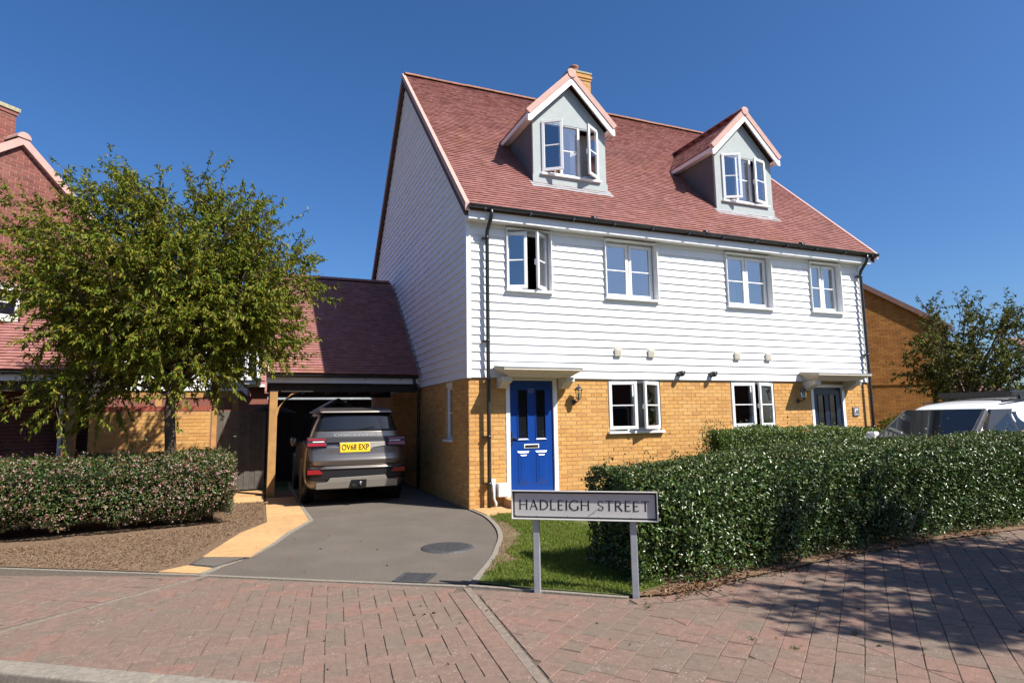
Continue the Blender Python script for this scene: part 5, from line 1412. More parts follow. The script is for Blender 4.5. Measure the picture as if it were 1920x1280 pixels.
tail('plate_recess', 'skid', [(-.35, .965), (.20, .965), (.30, 1.06), (.56, 1.09), (.56, 1.165), (-.35, 1.165)], .030)
np_ = tail('number_plate', 'plate_yellow', [(-.335, .985), (.245, .985), (.245, 1.155), (-.335, 1.155)], .042)
text('OV68 EXP', 0.15, tuple(T(-.045, TY(1.07) - .0455, 1.07)), (1, 0, 0), (0, .137, 1), 'sign_black', np_, 'plate_lettering', width=.50, bold=.002)
for s in (-1, 1):
    X_ = lambda x: s * x
    l = tail('tail_lamp', 'car_black', [(X_(.60), 1.095), (X_(.965), 1.095), (X_(.955), 1.25), (X_(.60), 1.25)][::s], .03, depth=.16)
    tail('lamp_bezel', 'car_black', [(X_(.585), 1.08), (X_(.97), 1.08), (X_(.96), 1.265), (X_(.585), 1.265)][::s], .016, l, depth=.10)
    tail('lamp_strip', 'lamp_clear', [(X_(.64), 1.175), (X_(.86), 1.175), (X_(.86), 1.195), (X_(.64), 1.195)][::s], .036, l)
    tail('lamp_lens', 'lamp_red', [(X_(.61), 1.105), (X_(.96), 1.105), (X_(.955), 1.16), (X_(.61), 1.16)][::s], .037, l)
    tail('lamp_lens', 'lamp_red', [(X_(.61), 1.212), (X_(.955), 1.212), (X_(.95), 1.242), (X_(.61), 1.242)][::s], .037, l)
    tail('reflector', 'lamp_red', [(X_(.66), .60), (X_(.95), .60), (X_(.95), .675), (X_(.72), .675)][::s], .032, sc)
    MB().prism([T(s * .745, .35, 1.72), T(s * .745, 2.5, 1.735), T(s * .72, 2.5, 1.77), T(s * .72, .35, 1.77)], (-s * .03, 0, .025)).build('roof_rail', 'car_black', sc)
tgrid('bumper', 'car_black', [.48, .54, .60, .66, .70], [.95, .965, .97, .965, .95], .03)
tgrid('bumper_lip', 'silver_paint', [.685, .70, .72, .737], [.74, .72, .69, .66], .05)
tail('skid_plate', 'skid', [(-.78, .33), (.80, .33), (.80, .46), (.60, .47), (.55, .545), (-.52, .525), (-.58, .45), (-.78, .44)], .042, depth=.14)
b = MB(); b.bar(T(.02, TY(1.40) - .03, 1.40), T(.34, TY(1.44) - .028, 1.45), .012, .012); b.build('wiper', 'car_black', sc)
th = tail('tow_mount', 'car_black', [(-.16, .33), (.18, .33), (.18, .48), (-.12, .48)], .055, depth=.1)
MB().tube([T(.05, -.04, .34), T(.05, -.12, .33), T(.05, -.14, .36), T(.05, -.14, .42)], .022, n=8).build('tow_bar', 'car_black', th)
MB().lathe(T(.05, -.14, .40), [(.01, 0), (.026, .02), (.028, .035), (.018, .055)], n=12).build('tow_ball', 'chrome', th)
MB().box(-1.67 - .1, -1.67 - .02, 1.58 - .06, 1.58 - .03, .36, .44).build('tow_socket', 'rubber', th)
text('DISCOVERY', 0.062, tuple(T(0, TY(1.30) - .0235, 1.30)), (1, 0, 0), (0, .21, 1), 'lead', sc, 'lettering', width=.86)
for s in (-1, 1):
    for y_ in (0.98, 3.92): wheel(sc, T, s * .86, y_)
    for y0, y1, z1a, z1b in ((.45, 1.25, 1.66, 1.68), (1.30, 2.05, 1.68, 1.68), (2.10, 2.85, 1.68, 1.50)):
        xx = lambda z: s * (.962 - (z - 1.10) * .33)
        b = MB(); b.hexa([T(xx(1.13), y0, 1.13), T(xx(1.13), y1, 1.13), T(xx(1.13) - s * .03, y1, 1.13), T(xx(1.13) - s * .03, y0, 1.13), T(xx(z1a), y0 + .04, z1a), T(xx(z1b), y1 - .02, z1b), T(xx(z1b) - s * .03, y1 - .02, z1b), T(xx(z1a) - s * .03, y0 + .04, z1a)]); b.build('side_window', 'car_glass', sc)
    mr = MB().lathe(T(s * 1.06, 2.72, 1.12), [(.02, -.1), (.08, -.08), (.1, 0), (.08, .08), (.02, .1)], n=12).build('mirror', 'silver_paint', sc)
    for y_ in (0.98, 3.92):
        b = MB(); b.lathe(T(s * .90, y_, .38), [(.46, -.02 * s), (.46, .105 * s)], n=24, axis=(1, 0, 0)); b.build('wheel_arch', 'car_black', sc)
b = MB(); qd(b, T, [(-.66, 2.80, 1.70), (.66, 2.80, 1.70), (.76, 3.36, 1.18), (-.76, 3.36, 1.18)]); b.build('windscreen', 'car_glass', sc, fix=False)

# white SUV on the right, nose towards -X; local y = 0 at the nose
wc = empty('parked_car', (8.2, -2.92, 0), 'white SUV with black roof rack parked behind the long hedge', 'car')
TW = lambda x, y, z: Vector((6.05 + y, -2.92 - x, z - .13))
b = MB()
R_ = [ring(0.0, .80, .40, .85, .92, .6), ring(.08, .9, .36, .98, 1.05, .7), ring(.5, .95, .30, 1.02, 1.07, .7), ring(1.30, .96, .30, 1.08, 1.11, .72), ring(1.48, .96, .30, 1.12, 1.20, .72), ring(2.14, .96, .30, 1.17, 1.715, .715), ring(2.32, .96, .30, 1.17, 1.83, .72),
      ring(2.9, .96, .30, 1.17, 1.88, .725), ring(3.2, .96, .30, 1.17, 1.93, .725), ring(4.3, .96, .30, 1.17, 1.96, .72), ring(4.7, .94, .32, 1.16, 1.88, .70), ring(4.82, .86, .38, 1.1, 1.6, .66)]
loft(b, R_, TW); body = b.build('body', 'white_paint', wc, subsurf=2)
glass_mat('screen_glass', tint=(.5, .55, .56), refl=.10)
b = MB(); qd(b, TW, [(-.77, 1.49, 1.215), (.77, 1.49, 1.215), (.665, 2.13, 1.695), (-.665, 2.13, 1.695)])
qs = [TW(-.79, 1.44, 1.20), TW(.79, 1.44, 1.20), TW(.675, 2.11, 1.70), TW(-.675, 2.11, 1.70)]
nrm = (qs[1] - qs[0]).cross(qs[3] - qs[0]).normalized(); nrm = nrm if nrm.z > 0 else -nrm
b = MB(); b.hexa([p + nrm * .012 for p in qs] + [p + nrm * .05 for p in qs]); b.build('windscreen', 'car_glass', wc, bevel=.006)
for s in (-1, 1):
    b = MB(); a_, c_ = qs[1 if s > 0 else 0], qs[2 if s > 0 else 3]; d_ = TW(s * .05, 0, 0) - TW(0, 0, 0)
    b.hexa([a_ - nrm * .05, a_ + d_ * 1.4 - nrm * .05, c_ + d_ - nrm * .05, c_ - nrm * .05, a_ + nrm * .06, a_ + d_ * 1.4 + nrm * .05, c_ + d_ + nrm * .05, c_ + nrm * .06]); b.build('pillar', 'car_black' if s < 0 else 'silver_paint', wc, bevel=.01)
    b = MB(); xq = lambda z: s * (.94 - (z - 1.17) * .37)
    b.hexa([TW(xq(1.2), 1.62, 1.2), TW(xq(1.2), 4.58, 1.2), TW(xq(1.2) - s * .05, 4.58, 1.2), TW(xq(1.2) - s * .05, 1.62, 1.2), TW(xq(1.73), 2.2, 1.73), TW(xq(1.74), 4.5, 1.74), TW(xq(1.74) - s * .05, 4.5, 1.74), TW(xq(1.73) - s * .05, 2.2, 1.73)]); b.build('door_frame', 'car_black', wc)
    for y0, y1, z1a, z1b in ((1.72, 2.62, 1.44, 1.67), (2.68, 3.5, 1.68, 1.70), (3.58, 4.5, 1.72, 1.72)):
        xx = lambda z: s * (.945 - (z - 1.17) * .37)
        b = MB(); b.hexa([TW(xx(1.22), y0, 1.22), TW(xx(1.22), y1, 1.22), TW(xx(1.22) - s * .04, y1, 1.22), TW(xx(1.22) - s * .04, y0, 1.22), TW(xx(z1a), y0 + (.35 if y0 < 2 else .03), z1a), TW(xx(z1b), y1 - .02, z1b), TW(xx(z1b) - s * .04, y1 - .02, z1b), TW(xx(z1a) - s * .04, y0 + (.35 if y0 < 2 else .03), z1a)]); b.build('side_window', 'car_glass', wc)
    MB().hexa([TW(s * .97, 1.52, 1.16), TW(s * 1.20, 1.54, 1.17), TW(s * 1.20, 1.66, 1.17), TW(s * .97, 1.70, 1.16), TW(s * .98, 1.54, 1.34), TW(s * 1.18, 1.56, 1.33), TW(s * 1.18, 1.64, 1.33), TW(s * .98, 1.68, 1.34)]).build('mirror', 'white_paint', wc, bevel=.03)
    for y_ in (.92, 3.80): wheel(wc, TW, s * .84, y_)
    MB().bar(TW(s * .69, 2.6, 1.86), TW(s * .69, 4.4, 1.955), .03, .03).build('roof_rail', 'car_black', wc)
MB().hexa([TW(-.80, .02, .80), TW(.80, .02, .80), TW(.80, .1, .80), TW(-.80, .1, .80), TW(-.80, .06, .98), TW(.80, .06, .98), TW(.80, .14, .98), TW(-.80, .14, .98)]).build('grille', 'car_black', wc)
for s in (-1, 1): MB().box(6.05 + .03, 6.05 + .12, -2.92 + s * .7 - .16, -2.92 + s * .7 + .16, .68, .86).build('headlamp', 'lamp_clear', wc, bevel=.02)
rk = MB()
for s in (-1, 1): rk.bar(TW(s * .62, 3.0, 2.0), TW(s * .62, 4.7, 2.02), .06, .11)
rk.bar(TW(-.645, 3.0, 2.0), TW(.645, 3.0, 2.0), .08, .11)
rk = rk.build('roof_rack', 'car_black', wc, bevel=.012)
for k in range(8): MB().bar(TW(-.595, 3.12 + k * .2, 2.01), TW(.595, 3.12 + k * .2, 2.01), .12, .03).build('rack_slat', 'car_black', rk)
for s in (-1, 1):
    for y_ in (3.2, 4.4): MB().bar(TW(s * .66, y_, 1.88), TW(s * .63, y_, 2.0), .04, .05).build('rack_foot', 'car_black', rk)

# ================================================================ street name sign
SE = Vector((0.8193, -0.5734, 0)); SN = Vector((-0.5734, -0.8193, 0)); SO = Vector((-0.6575, -5.3525, 0))
sg = empty('street_sign', tuple(SO), 'white street name plate on two grey posts at the hedge corner', 'sign')
S = lambda u, z, d: SO + SE * u + Z * z + SN * d
def sbox(mb, u0, u1, z0, z1, d0, d1):
    mb.hexa([S(u0, z0, d1), S(u1, z0, d1), S(u1, z0, d0), S(u0, z0, d0), S(u0, z1, d1), S(u1, z1, d1), S(u1, z1, d0), S(u0, z1, d0)])
hw_, zb_, zt_ = 0.648, 0.655, 0.897
for u in (-.435, .435):
    b = MB(); sbox(b, u - .029, u + .029, -0.04, zt_ - .02, -.05, -.006); b.build('post', 'steel_post', sg, bevel=.004)
b = MB(); sbox(b, -hw_, hw_, zb_, zt_, -.0055, 0.0); plate = b.build('plate', 'sign_white', sg)
b = MB(); t = .012
sbox(b, -hw_ - .004, hw_ + .004, zt_, zt_ + .006, -.012, .031); sbox(b, -hw_ - .004, hw_ + .004, zb_ - .006, zb_, -.012, .031)
sbox(b, -hw_ - .006, -hw_, zb_, zt_, -.012, .0305); sbox(b, hw_, hw_ + .006, zb_, zt_, -.012, .0305); b.build('rim', 'sign_white', sg)
b = MB(); i0 = .006; i1 = .019
sbox(b, -hw_ + i0, hw_ - i0, zt_ - i1, zt_ - i0, .0003, .0012); sbox(b, -hw_ + i0, hw_ - i0, zb_ + i0, zb_ + i1, .0003, .0012)
sbox(b, -hw_ + i0, -hw_ + i1, zb_ + i1, zt_ - i1, .0003, .0011); sbox(b, hw_ - i1, hw_ - i0, zb_ + i1, zt_ - i1, .0003, .0011); b.build('border', 'sign_black', plate)
for u in (-.42, -.14, .14, .42, -.615, .615):
    for z in ((zb_ + .024,) if abs(u) < .6 else (zb_ + .03, zt_ - .03)):
        MB().lathe(S(u, z, 0.0005), [(.005, 0), (.004, .003)], n=8, axis=SN).build('screw', 'steel_post', plate)
TH, TN = .125, .072
def line(x0, y0, x1, y1, w): return ('l', x0, y0, x1, y1, w)
def stem(x, y0=0, y1=1): return [line(x, y0, x, y1, TH), line(x - .11, y0 + .014, x + .11, y0 + .014, .028, ), line(x - .11, y1 - .014, x + .11, y1 - .014, .028)]
def arm(x0, x1, y, tick): return [line(x0, y, x1, y, TN), line(x1 - .012, y - (.10 if tick < 1 else 0) , x1 - .012 + .012, y + (.10 if tick > -1 else 0), .03)]
GL = {
 'H': (.80, stem(.08) + stem(.72) + [line(.08, .52, .72, .52, TN)]),
 'A': (.84, [line(.09, 0, .42, 1.0, TN), line(.40, 1.0, .76, 0, TH), line(.2, .34, .64, .34, TN), line(0, .014, .19, .014, .028), line(.66, .014, .86, .014, .028)]),
 'D': (.82, stem(.08) + [('a', .20, .5, .56, .465, -90, 90, TH), line(.08, .035, .22, .035, TN), line(.08, .965, .22, .965, TN)]),
 'L': (.56, stem(.08) + [line(.08, .035, .52, .035, TN), line(.52, 0, .535, .15, .035)]),
 'E': (.58, stem(.08) + [line(.08, .035, .50, .035, TN), line(.50, 0, .515, .14, .035), line(.08, .52, .43, .52, TN), line(.43, .45, .43, .59, .03), line(.08, .965, .48, .965, TN), line(.48, .87, .485, 1.0, .035)]),
 'I': (.16, stem(.08)),
 'G': (.90, [('a', .50, .5, .45, .475, 45, 330, TH), line(.82, .05, .82, .42, TH * .9), line(.70, .43, .90, .43, .028), line(.80, .78, .82, .96, .035)]),
 'S': (.56, [('a', .28, .745, .215, .215, 25, 270, .10), ('a', .28, .265, .23, .225, -155, 90, .10), line(.475, .78, .485, .95, .03), line(.055, .05, .045, .24, .03)]),
 'T': (.70, [line(.35, 0, .35, 1, TH), line(.24, .014, .46, .014, .028), line(.02, .965, .68, .965, TN), line(.02, .86, .01, 1.0, .035), line(.68, .86, .69, 1.0, .035)]),
 'R': (.72, stem(.08) + [('a', .22, .735, .30, .23, -90, 90, TH * .9), line(.08, .965, .24, .965, TN), line(.08, .505, .24, .505, TN), line(.27, .50, .66, .0, TH), line(.58, .014, .76, .014, .028)]),
 ' ': (.42, []),
}
word = 'HADLEIGH STREET'; gap = .17
tot = sum(GL[c][0] for c in word) + gap * (len(word) - 1)
hgt = .088; sx = 1.165 / tot; x = -.585; zbase = .732 
lt = MB(); lay = 0
def stroke(pts, w, sxx):
    global lay
    lay += 1; dd = .0012 + (lay % 40) * .00004
    n = len(pts); Lp, Rp = [], []
    for i in range(n):
        t_ = Vector(pts[min(i + 1, n - 1)]) - Vector(pts[max(i - 1, 0)]); t_.normalize(); nn = Vector((-t_.y, t_.x))
        wi = w[i] if isinstance(w, list) else w
        Lp.append(Vector(pts[i]) + nn * wi / 2); Rp.append(Vector(pts[i]) - nn * wi / 2)
    for i in range(n - 1):
        q = [Lp[i], Rp[i], Rp[i + 1], Lp[i + 1]]
        lt.face([S(x + p.x * sxx, zbase + p.y * hgt, dd) for p in q])
for c in word:
    w_, st_ = GL[c]
    for s_ in st_:
        if s_[0] == 'l': stroke([(s_[1], s_[2]), (s_[3], s_[4])], s_[5], sx)
        else:
            _, cx_, cy_, rx_, ry_, a0, a1, tw_ = s_
            n = 18; an = [math.radians(a0 + (a1 - a0) * k / n) for k in range(n + 1)]
            stroke([(cx_ + rx_ * math.cos(a), cy_ + ry_ * math.sin(a)) for a in an], [tw_ * (.62 + .38 * abs(math.cos(a))) for a in an], sx)
    x += (w_ + gap) * sx
lt.build('lettering', 'sign_black', plate, fix=False)
# a scratch over the second word
b = MB(); b.bar(S(.05, .69, .0030), S(.17, .775, .0030), .004, .0008, up=tuple(SN)); b.bar(S(.04, .685, .0030), S(.11, .72, .0030), .002, .0008, up=tuple(SN)); b.build('scratch', 'lead', plate)

# ================================================================ hedges and plants
def noise3(p, s):
    """cheap smooth bumps"""
    p = np.asarray(p) * s
    return (np.sin(p[..., 0] * 1.7 + 1.3 * np.sin(p[..., 1] * 1.1)) + np.sin(p[..., 1] * 2.1 + 1.1 * np.sin(p[..., 2] * 1.4)) + np.sin(p[..., 2] * 1.9 + 1.7 * np.sin(p[..., 0] * .9))) / 3
def hedge(name, label, path, width, height, n, leaf, lw, m, bottom=0.05, seed=3, cat='hedge', round_=0.16, top_m=None, top_share=.0, core=True, spread=.05, upward=.3, bump=.05, flowers=None, face=None, under=.0, group=None, raise_=.0):
    """clipped hedge along a centre path (x, y, half width factor, height factor); leaves cover its skin"""
    R = np.random.default_rng(seed)
    P = np.array([p[:2] for p in path], float); H = np.array([p[2] for p in path], float)
    seg = np.linalg.norm(np.diff(P, axis=0), axis=1); cum = np.concatenate([[0], np.cumsum(seg)]); Ltot = cum[-1]
    VT = unit(np.array([P[min(i + 1, len(P) - 1)] - P[max(i - 1, 0)] for i in range(len(P))]))
    def at(s):
        i = np.clip(np.searchsorted(cum, s) - 1, 0, len(seg) - 1); f = ((s - cum[i]) / seg[i])[:, None]
        c = P[i] * (1 - f) + P[i + 1] * f; t = unit(VT[i] * (1 - f) + VT[i + 1] * f)
        h = H[i] * (1 - f[:, 0]) + H[i + 1] * f[:, 0]
        return c, t, h
    o = empty(name, (P[0][0], P[0][1], 0), label, cat, group)
    # areas: two sides, top, two ends
    A = np.array([Ltot * height, Ltot * height, Ltot * width, width * height * 1.2, width * height * 1.2]); 
    if face: A = A * np.array(face)
    A /= A.sum()
    kind = R.choice(5, n, p=A)
    s = R.uniform(0, Ltot, n); s = np.where(kind == 3, 0.0 + R.uniform(0, .06, n), np.where(kind == 4, Ltot - R.uniform(0, .06, n), s))
    c, t, h = at(s)
    side = np.stack([-t[:, 1], t[:, 0]], 1)
    a = R.uniform(-1, 1, n); v = R.uniform(0, 1, n) ** .95
    lat = np.where(kind == 0, -1, np.where(kind == 1, 1, a)); up = np.where(kind == 2, 1.0, v)
    N3 = np.zeros((n, 3))
    N3[kind == 0, :2] = -side[kind == 0]; N3[kind == 1, :2] = side[kind == 1]; N3[kind == 2, 2] = 1; N3[kind == 3, :2] = -t[kind == 3]; N3[kind == 4, :2] = t[kind == 4]
    # rounded shoulders and undercut foot
    sh = np.clip((up - (1 - round_ * 1.6)) / (round_ * 1.6), 0, 1); inset = 1 - .30 * sh ** 2.2 - under * np.clip((.28 - up) / .28, 0, 1) ** 1.5
    latw = lat * width / 2 * np.where(kind == 2, .72 + .0 * up, inset)
    bz = bottom + np.abs(noise3(np.stack([c[:, 0], c[:, 1], s * .3], 1), 3.7)) * raise_
    zz = bz + (h - bz) * up
    zz = np.where(kind == 2, h - .10 * (np.abs(lat) ** 3), zz)
    pos = np.stack([c[:, 0] + side[:, 0] * latw, c[:, 1] + side[:, 1] * latw, zz], 1)
    pos += N3 * (noise3(pos + noise3(pos, 1.3)[:, None] * .8, 2.2) * bump * .8 + noise3(pos[:, [1, 2, 0]], 7.3) * bump * .5 + noise3(pos[:, [2, 0, 1]] * 1.0, 17.0) * bump * .4)[:, None]
    depth = R.exponential(spread, n); pos -= N3 * depth[:, None]; pos += N3 * R.normal(0.012, .012, n)[:, None]
    up3 = np.array([0, 0, 1.0])
    sel = ((kind == 2) | (up > .93)) & (R.uniform(0, 1, n) < .05); pos[sel, 2] += R.exponential(.045, sel.sum())
    Nn = unit(N3 * .9 + up3 * .35 + R.normal(0, .45, (n, 3)))
    D = unit(N3 * .35 + up3 * upward + R.normal(0, .75, (n, 3)))
    L = leaf * R.uniform(.65, 1.3, n); W = lw * R.uniform(.7, 1.2, n)
    ist = (R.uniform(0, 1, n) < (top_share if top_m else 0)) & ((kind == 2) | (up > .88))
    leaf_mesh('foliage', pos[~ist], D[~ist], Nn[~ist], L[~ist], W[~ist], m, o, kind='stuff', curl=.12)
    if ist.any(): leaf_mesh('new_growth', pos[ist] + up3 * .02, D[ist], Nn[ist], L[ist] * .8, W[ist] * .8, top_m, o, kind='stuff', curl=.1)
    if flowers:
        nf, fm, fs = flowers
        idx = R.choice(n, nf, p=((kind == 0) * 1.0 + (kind == 2) * .25 + (kind == 4) * .7 + (kind == 1) * .02 + .001) / (((kind == 0) * 1.0 + (kind == 2) * .25 + (kind == 4) * .7 + (kind == 1) * .02 + .001).sum()))
        idx = idx[(noise3(pos[idx], 2.3) + R.normal(0, .5, nf)) > -.35]
        nf = len(idx)
        reps = 4; fp = np.repeat(pos[idx] + N3[idx] * (depth[idx] + .02)[:, None], reps, 0) + R.normal(0, .014, (nf * reps, 3))
        leaf_mesh('blossom', fp, unit(np.repeat(N3[idx], reps, 0) * .5 + R.normal(0, .8, (nf * reps, 3))), unit(np.repeat(N3[idx], reps, 0) + R.normal(0, .5, (nf * reps, 3))), fs * R.uniform(.7, 1.2, nf * reps), fs * .7, fm, o, kind='stuff', curl=.1)
    # solid dark core added for the shaded inside, lets no light through
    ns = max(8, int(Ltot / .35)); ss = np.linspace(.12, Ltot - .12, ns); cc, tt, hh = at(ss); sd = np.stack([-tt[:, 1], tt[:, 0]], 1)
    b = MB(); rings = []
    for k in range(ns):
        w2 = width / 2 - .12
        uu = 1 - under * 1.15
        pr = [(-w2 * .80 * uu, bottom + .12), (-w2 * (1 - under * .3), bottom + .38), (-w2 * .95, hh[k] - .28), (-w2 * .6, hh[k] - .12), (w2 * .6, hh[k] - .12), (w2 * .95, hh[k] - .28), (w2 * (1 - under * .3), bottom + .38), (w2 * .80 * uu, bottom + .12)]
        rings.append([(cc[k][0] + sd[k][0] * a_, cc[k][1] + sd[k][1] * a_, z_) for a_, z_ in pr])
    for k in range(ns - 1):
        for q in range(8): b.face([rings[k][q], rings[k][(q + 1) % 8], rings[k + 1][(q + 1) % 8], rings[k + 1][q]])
    b.face(rings[0]); b.face(rings[-1][::-1]); b.build('dark_core', 'hedge_core', o, kind='stuff')
    b = MB()
    for k in range(int(Ltot / .28)):
        q, t1, h1 = at(np.array([R.uniform(.1, Ltot - .1)])); sdv = np.array([-t1[0][1], t1[0][0]]) * R.uniform(-.32, .32) * width
        b.tube([(q[0][0] + sdv[0], q[0][1] + sdv[1], 0), (q[0][0] + sdv[0] * 1.2, q[0][1] + sdv[1] * 1.2, bottom + .3)], [.016, .01], n=5, cap=False)
    b.build('stem', 'twig', o, kind='stuff')
    return o
# long glossy hedge on the right (front edge follows the paving)
HF = [(-0.05, -5.40), (0.37, -5.46), (1.41, -5.32), (2.9, -5.10), (4.41, -5.0), (6.15, -5.02), (8.2, -5.2)]
HC = []
for i, p in enumerate(HF):
    a = np.array(HF[max(i - 1, 0)]); c = np.array(HF[min(i + 1, len(HF) - 1)]); t = unit(c - a); nn_ = np.array([-t[1], t[0]])
    if nn_[1] < 0: nn_ = -nn_
    q = np.array(p) + nn_ * .60; HC.append((q[0], q[1], (1.04, 1.07, 1.12, 1.17, 1.20, 1.22, 1.22)[i]))
HC[0] = (-0.06, -4.80, 1.03); HC[1] = (0.42, -4.86, 1.05)
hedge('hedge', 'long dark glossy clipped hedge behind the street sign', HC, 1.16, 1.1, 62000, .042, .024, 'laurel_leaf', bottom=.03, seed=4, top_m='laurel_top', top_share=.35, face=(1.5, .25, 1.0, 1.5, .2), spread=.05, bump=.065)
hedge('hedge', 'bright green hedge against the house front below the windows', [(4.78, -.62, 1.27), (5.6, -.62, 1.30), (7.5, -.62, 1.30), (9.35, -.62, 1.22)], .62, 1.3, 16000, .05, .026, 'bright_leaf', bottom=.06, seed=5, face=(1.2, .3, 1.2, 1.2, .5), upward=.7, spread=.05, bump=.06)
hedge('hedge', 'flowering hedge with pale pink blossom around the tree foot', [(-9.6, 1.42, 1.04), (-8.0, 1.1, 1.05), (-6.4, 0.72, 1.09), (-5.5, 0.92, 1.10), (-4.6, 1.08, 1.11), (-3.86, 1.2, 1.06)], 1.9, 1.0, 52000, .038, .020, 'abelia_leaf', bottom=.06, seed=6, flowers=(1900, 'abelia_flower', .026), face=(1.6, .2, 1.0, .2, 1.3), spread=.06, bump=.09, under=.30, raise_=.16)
# upright shoots at the end of the bright hedge
sh = empty('shrub', (4.62, -.5, 0), 'upright leafy shoots at the near end of the bright hedge', 'shrub')
b = MB(); C = []; D = []
for k in range(9):
    x0, y0, hh = rng.uniform(4.55, 4.95), rng.uniform(-.75, -.35), rng.uniform(1.25, 1.5)
    b.tube([(x0, y0, 0), (x0 + rng.uniform(-.08, .08), y0, hh)], [.008, .003], n=4, cap=False)
    for q in range(70):
        C.append((x0 + rng.normal(0, .06), y0 + rng.normal(0, .06), rng.uniform(.15, 1) * hh)); D.append(unit(rng.normal(0, .6, 3) + np.array([0, 0, .7])))
b.build('stem', 'twig', sh, kind='stuff')
leaf_mesh('foliage', np.array(C), np.array(D), unit(rng.normal(0, .6, (len(C), 3)) + np.array([0, -.3, .6])), .055, .026, 'bright_leaf', sh, kind='stuff')
# trees
tree('cherry_tree', (-4.70, .85, 0), 3.6, .10, (-4.80, .85, 3.80), (2.1, 1.5, 1.72), 40, 16, 6, 28, .082, .028, 'cherry_leaf', 'small street tree with yellowing leaves growing from the flowering hedge', 'tree', low=-.62, seed=21, lean=(.05, 0), extra=[(-6.35, .8, 2.1)], min_start=.55)
tree('garden_tree', (14.8, .7, 0), 2.6, .10, (15.1, .4, 3.15), (2.0, 1.7, 1.45), 18, 10, 5, 18, .10, .045, 'dull_leaf', 'dark spreading tree behind the white SUV', 'tree', low=-.35, seed=8)
tree('garden_tree', (22.5, -.2, 0), 1.4, .09, (22.6, -.2, 2.3), (1.9, 1.6, 1.3), 12, 8, 5, 14, .15, .06, 'bright_leaf', 'light green bushy tree at the right edge beyond the SUV', 'tree', low=-.5, seed=9)
tree('street_tree', (6.4, -10.4, 0), 3.2, .12, (5.75, -10.15, 4.3), (2.35, 2.0, 1.75), 26, 11, 6, 18, .13, .055, 'cherry_leaf', 'street tree whose shadow falls across the paving', 'tree', low=-.5, seed=10, lean=(-.2, .1))
hedge('shrub', 'dark shrubs at the foot of the buff house', [(11.7, .9, 1.35), (12.4, .4, 1.5), (13.4, -.4, 1.65)], 1.1, 1.4, 7000, .07, .03, 'dull_leaf', seed=12, cat='shrub', bump=.14, upward=.6)
o = empty('garden_ornament', (10.75, -.35, 0), 'round terracotta pot on a plinth beside the house corner', 'pot')
MB().lathe((10.75, -.35, .85), [(.05, 0), (.14, .08), (.20, .22), (.19, .33), (.12, .44), (.03, .52)], n=20).build('pot', 'terracotta', o)
MB().box(10.60, 10.90, -.5, -.2, 0, .849).build('plinth', 'cream_stone', o)

# ---------------------------------------------------------------- grass, mulch, litter
def scatter(poly, n, R):
    P = np.array(poly); lo_, hi_ = P.min(0), P.max(0); out = []
    while len(out) < n:
        q = R.uniform(lo_, hi_, (n, 2))
        for p in q:
            if inpoly(p, poly): out.append(p)
            if len(out) >= n: break
    return np.array(out)
R = np.random.default_rng(77)
vis = [p for p in LAWN]
GP = scatter([(0.09, -0.84), (1.0, -.84), (1.0, -4.1), (.15, -4.1), (.15, -5.4), (-.34, -5.52), (-.99, -4.96), (-1.38, -4.56)] + [(a + .085, b_) for a, b_ in reversed(RK) if -4.35 < b_ < -.85], 52000, R)
kx = np.array([p[0] for p in RK]); ky = np.array([p[1] for p in RK]); o_ = np.argsort(ky)
edge = GP[:, 0] - np.interp(GP[:, 1], ky[o_], kx[o_])
g3 = np.concatenate([GP, np.zeros((len(GP), 1))], 1)
keep = (edge + noise3(g3, 4.0) * .16 + noise3(g3, 11.0) * .08 > .26) | (R.uniform(0, 1, len(GP)) < .10)
GP = GP[keep]; n = len(GP)
hgt_ = R.uniform(.02, .055, n) * (1 + .35 * noise3(np.concatenate([GP, np.zeros((n, 1))], 1), 6.0))
pos = np.concatenate([GP, (.014 + hgt_ * .45)[:, None]], 1)
lawn_o = [o for o in bpy.data.objects if o.name == 'lawn'][0]
leaf_mesh('grass', pos, unit(R.normal(0, .38, (n, 3)) + np.array([0, 0, 1.0])), unit(np.concatenate([R.normal(0, 1, (n, 2)), np.zeros((n, 1))], 1)), hgt_, .006, 'grass_blade', None, kind='stuff', curl=.1, label='short lawn grass beside the curved drive', cat='grass')
sheet('bare_earth', [(a + .085, b_) for a, b_ in RK if -4.4 < b_ < -.9] + [(-.95, -4.4), (-.62, -3.8), (-.32, -3.2), (-.08, -2.6), (.1, -2.05), (.22, -1.45)], 0.020, 'soil')
bp = scatter([(-8, -.3), (-5.95, -1.6), (-3.95, -2.9), (-4.3, -2.65), (-3.64, -.6), (-3.27, .25), (-3.27, 3.0), (-3.8, 3.0), (-4.2, .2), (-6.4, -.4)], 6500, R); n = len(bp)
leaf_mesh('mulch', np.concatenate([bp, R.uniform(.008, .02, n)[:, None]], 1), unit(R.normal(0, 1, (n, 3)) * np.array([1, 1, .25])), unit(R.normal(0, .3, (n, 3)) + np.array([0, 0, 1])), R.uniform(.012, .04, n), R.uniform(.006, .016, n), 'chips', None, kind='stuff', label='bark mulch and dry leaves over the planting bed', cat='mulch')
lp = []
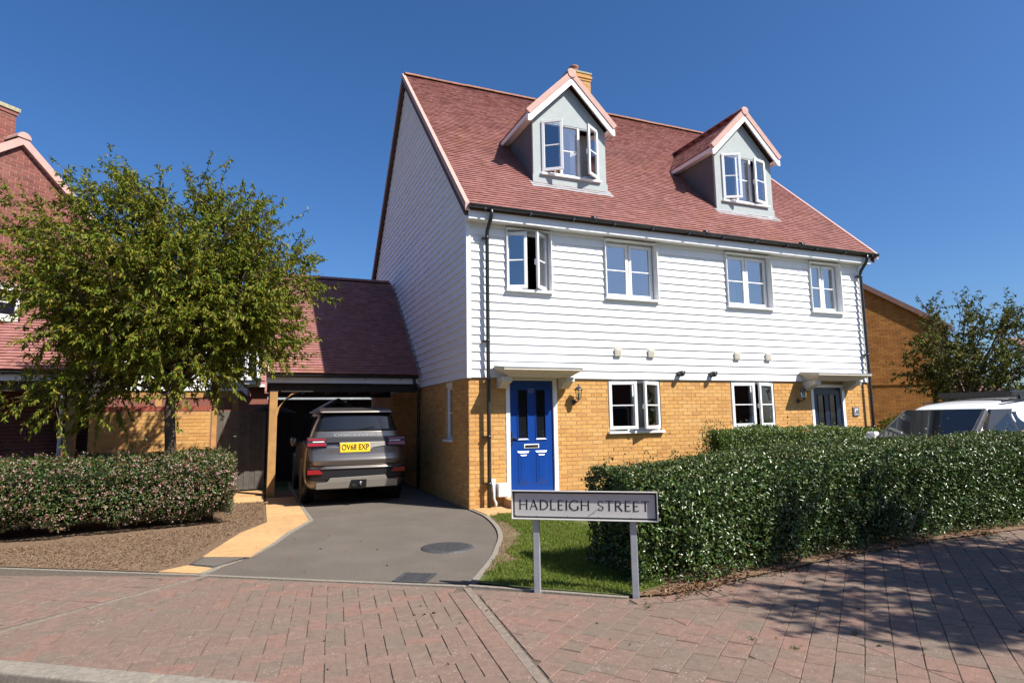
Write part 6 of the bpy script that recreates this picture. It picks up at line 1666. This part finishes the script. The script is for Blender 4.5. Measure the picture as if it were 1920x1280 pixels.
for i in range(1500):
    t = R.uniform(-.25, 5.5) if R.uniform() < .8 else R.uniform(-.3, .9)
    yb_ = np.interp(t, [-.36, .05, .37, 1.41, 2.9, 4.41, 6.15], [-5.56, -5.64, -5.6, -5.44, -5.22, -5.12, -5.14])
    if noise3(np.array([t, 0, 0]), 3.0) + R.normal(0, .5) < -.1: continue
    lp.append((t, yb_ + R.normal(.04, .10), R.uniform(.012, .03)))
for i in range(150):
    lp.append((R.uniform(-4.5, 3.5), R.uniform(-7.8, -1.0), .008))
lp = [q for q in lp if q[2] > .0081 or (q[1] < KERB(q[0]) + 6 and not (q[0] > -1.4 and q[1] > -5.6))]
lp = np.array(lp); n = len(lp)
leaf_mesh('leaf_litter', lp, unit(R.normal(0, 1, (n, 3)) * np.array([1, 1, .4])), unit(R.normal(0, .5, (n, 3)) + np.array([0, 0, 1])), R.uniform(.02, .05, n), R.uniform(.012, .026, n), 'litter', None, kind='stuff', label='brown fallen leaves along the foot of the glossy hedge', cat='leaves', curl=.3)
# tiny weeds in the paving joints
for i, (x_, y_) in enumerate(((0.02, -7.02), (-0.12, -6.78), (0.62, -7.0), (-0.35, -5.86), (-1.62, -7.0))):
    n = 26
    c = np.array([x_, y_, .008]) + R.normal(0, .016, (n, 3)) * np.array([1, 1, .3])
    leaf_mesh('weed', c, unit(R.normal(0, 1, (n, 3)) + np.array([0, 0, .5])), unit(R.normal(0, .4, (n, 3)) + np.array([0, 0, 1])), .016, .008, 'bright_leaf', None, label='tiny weed growing in a joint of the block paving', cat='weed', ).__setitem__('group', 'weeds in the paving joints')
# twig sticking out of the hedge foot
o = empty('dead_twig', (3.75, -5.2, 0), 'dry brown twig leaning out of the glossy hedge', 'twig')
tx, ty = 3.72, -5.2
b = MB(); b.tube([(tx, ty, 0), (tx + .05, ty - .03, .20), (tx + .16, ty - .04, .38), (tx + .32, ty - .03, .55)], [.008, .007, .005, .003], n=5); b.tube([(tx + .05, ty - .03, .20), (tx - .04, ty - .07, .29), (tx - .18, ty - .07, .33)], [.005, .004, .002], n=4); b.tube([(tx + .1, ty - .035, .28), (tx, ty - .05, .36), (tx - .1, ty - .07, .38)], [.004, .003, .002], n=4)
b.build('stem', 'chips', o)
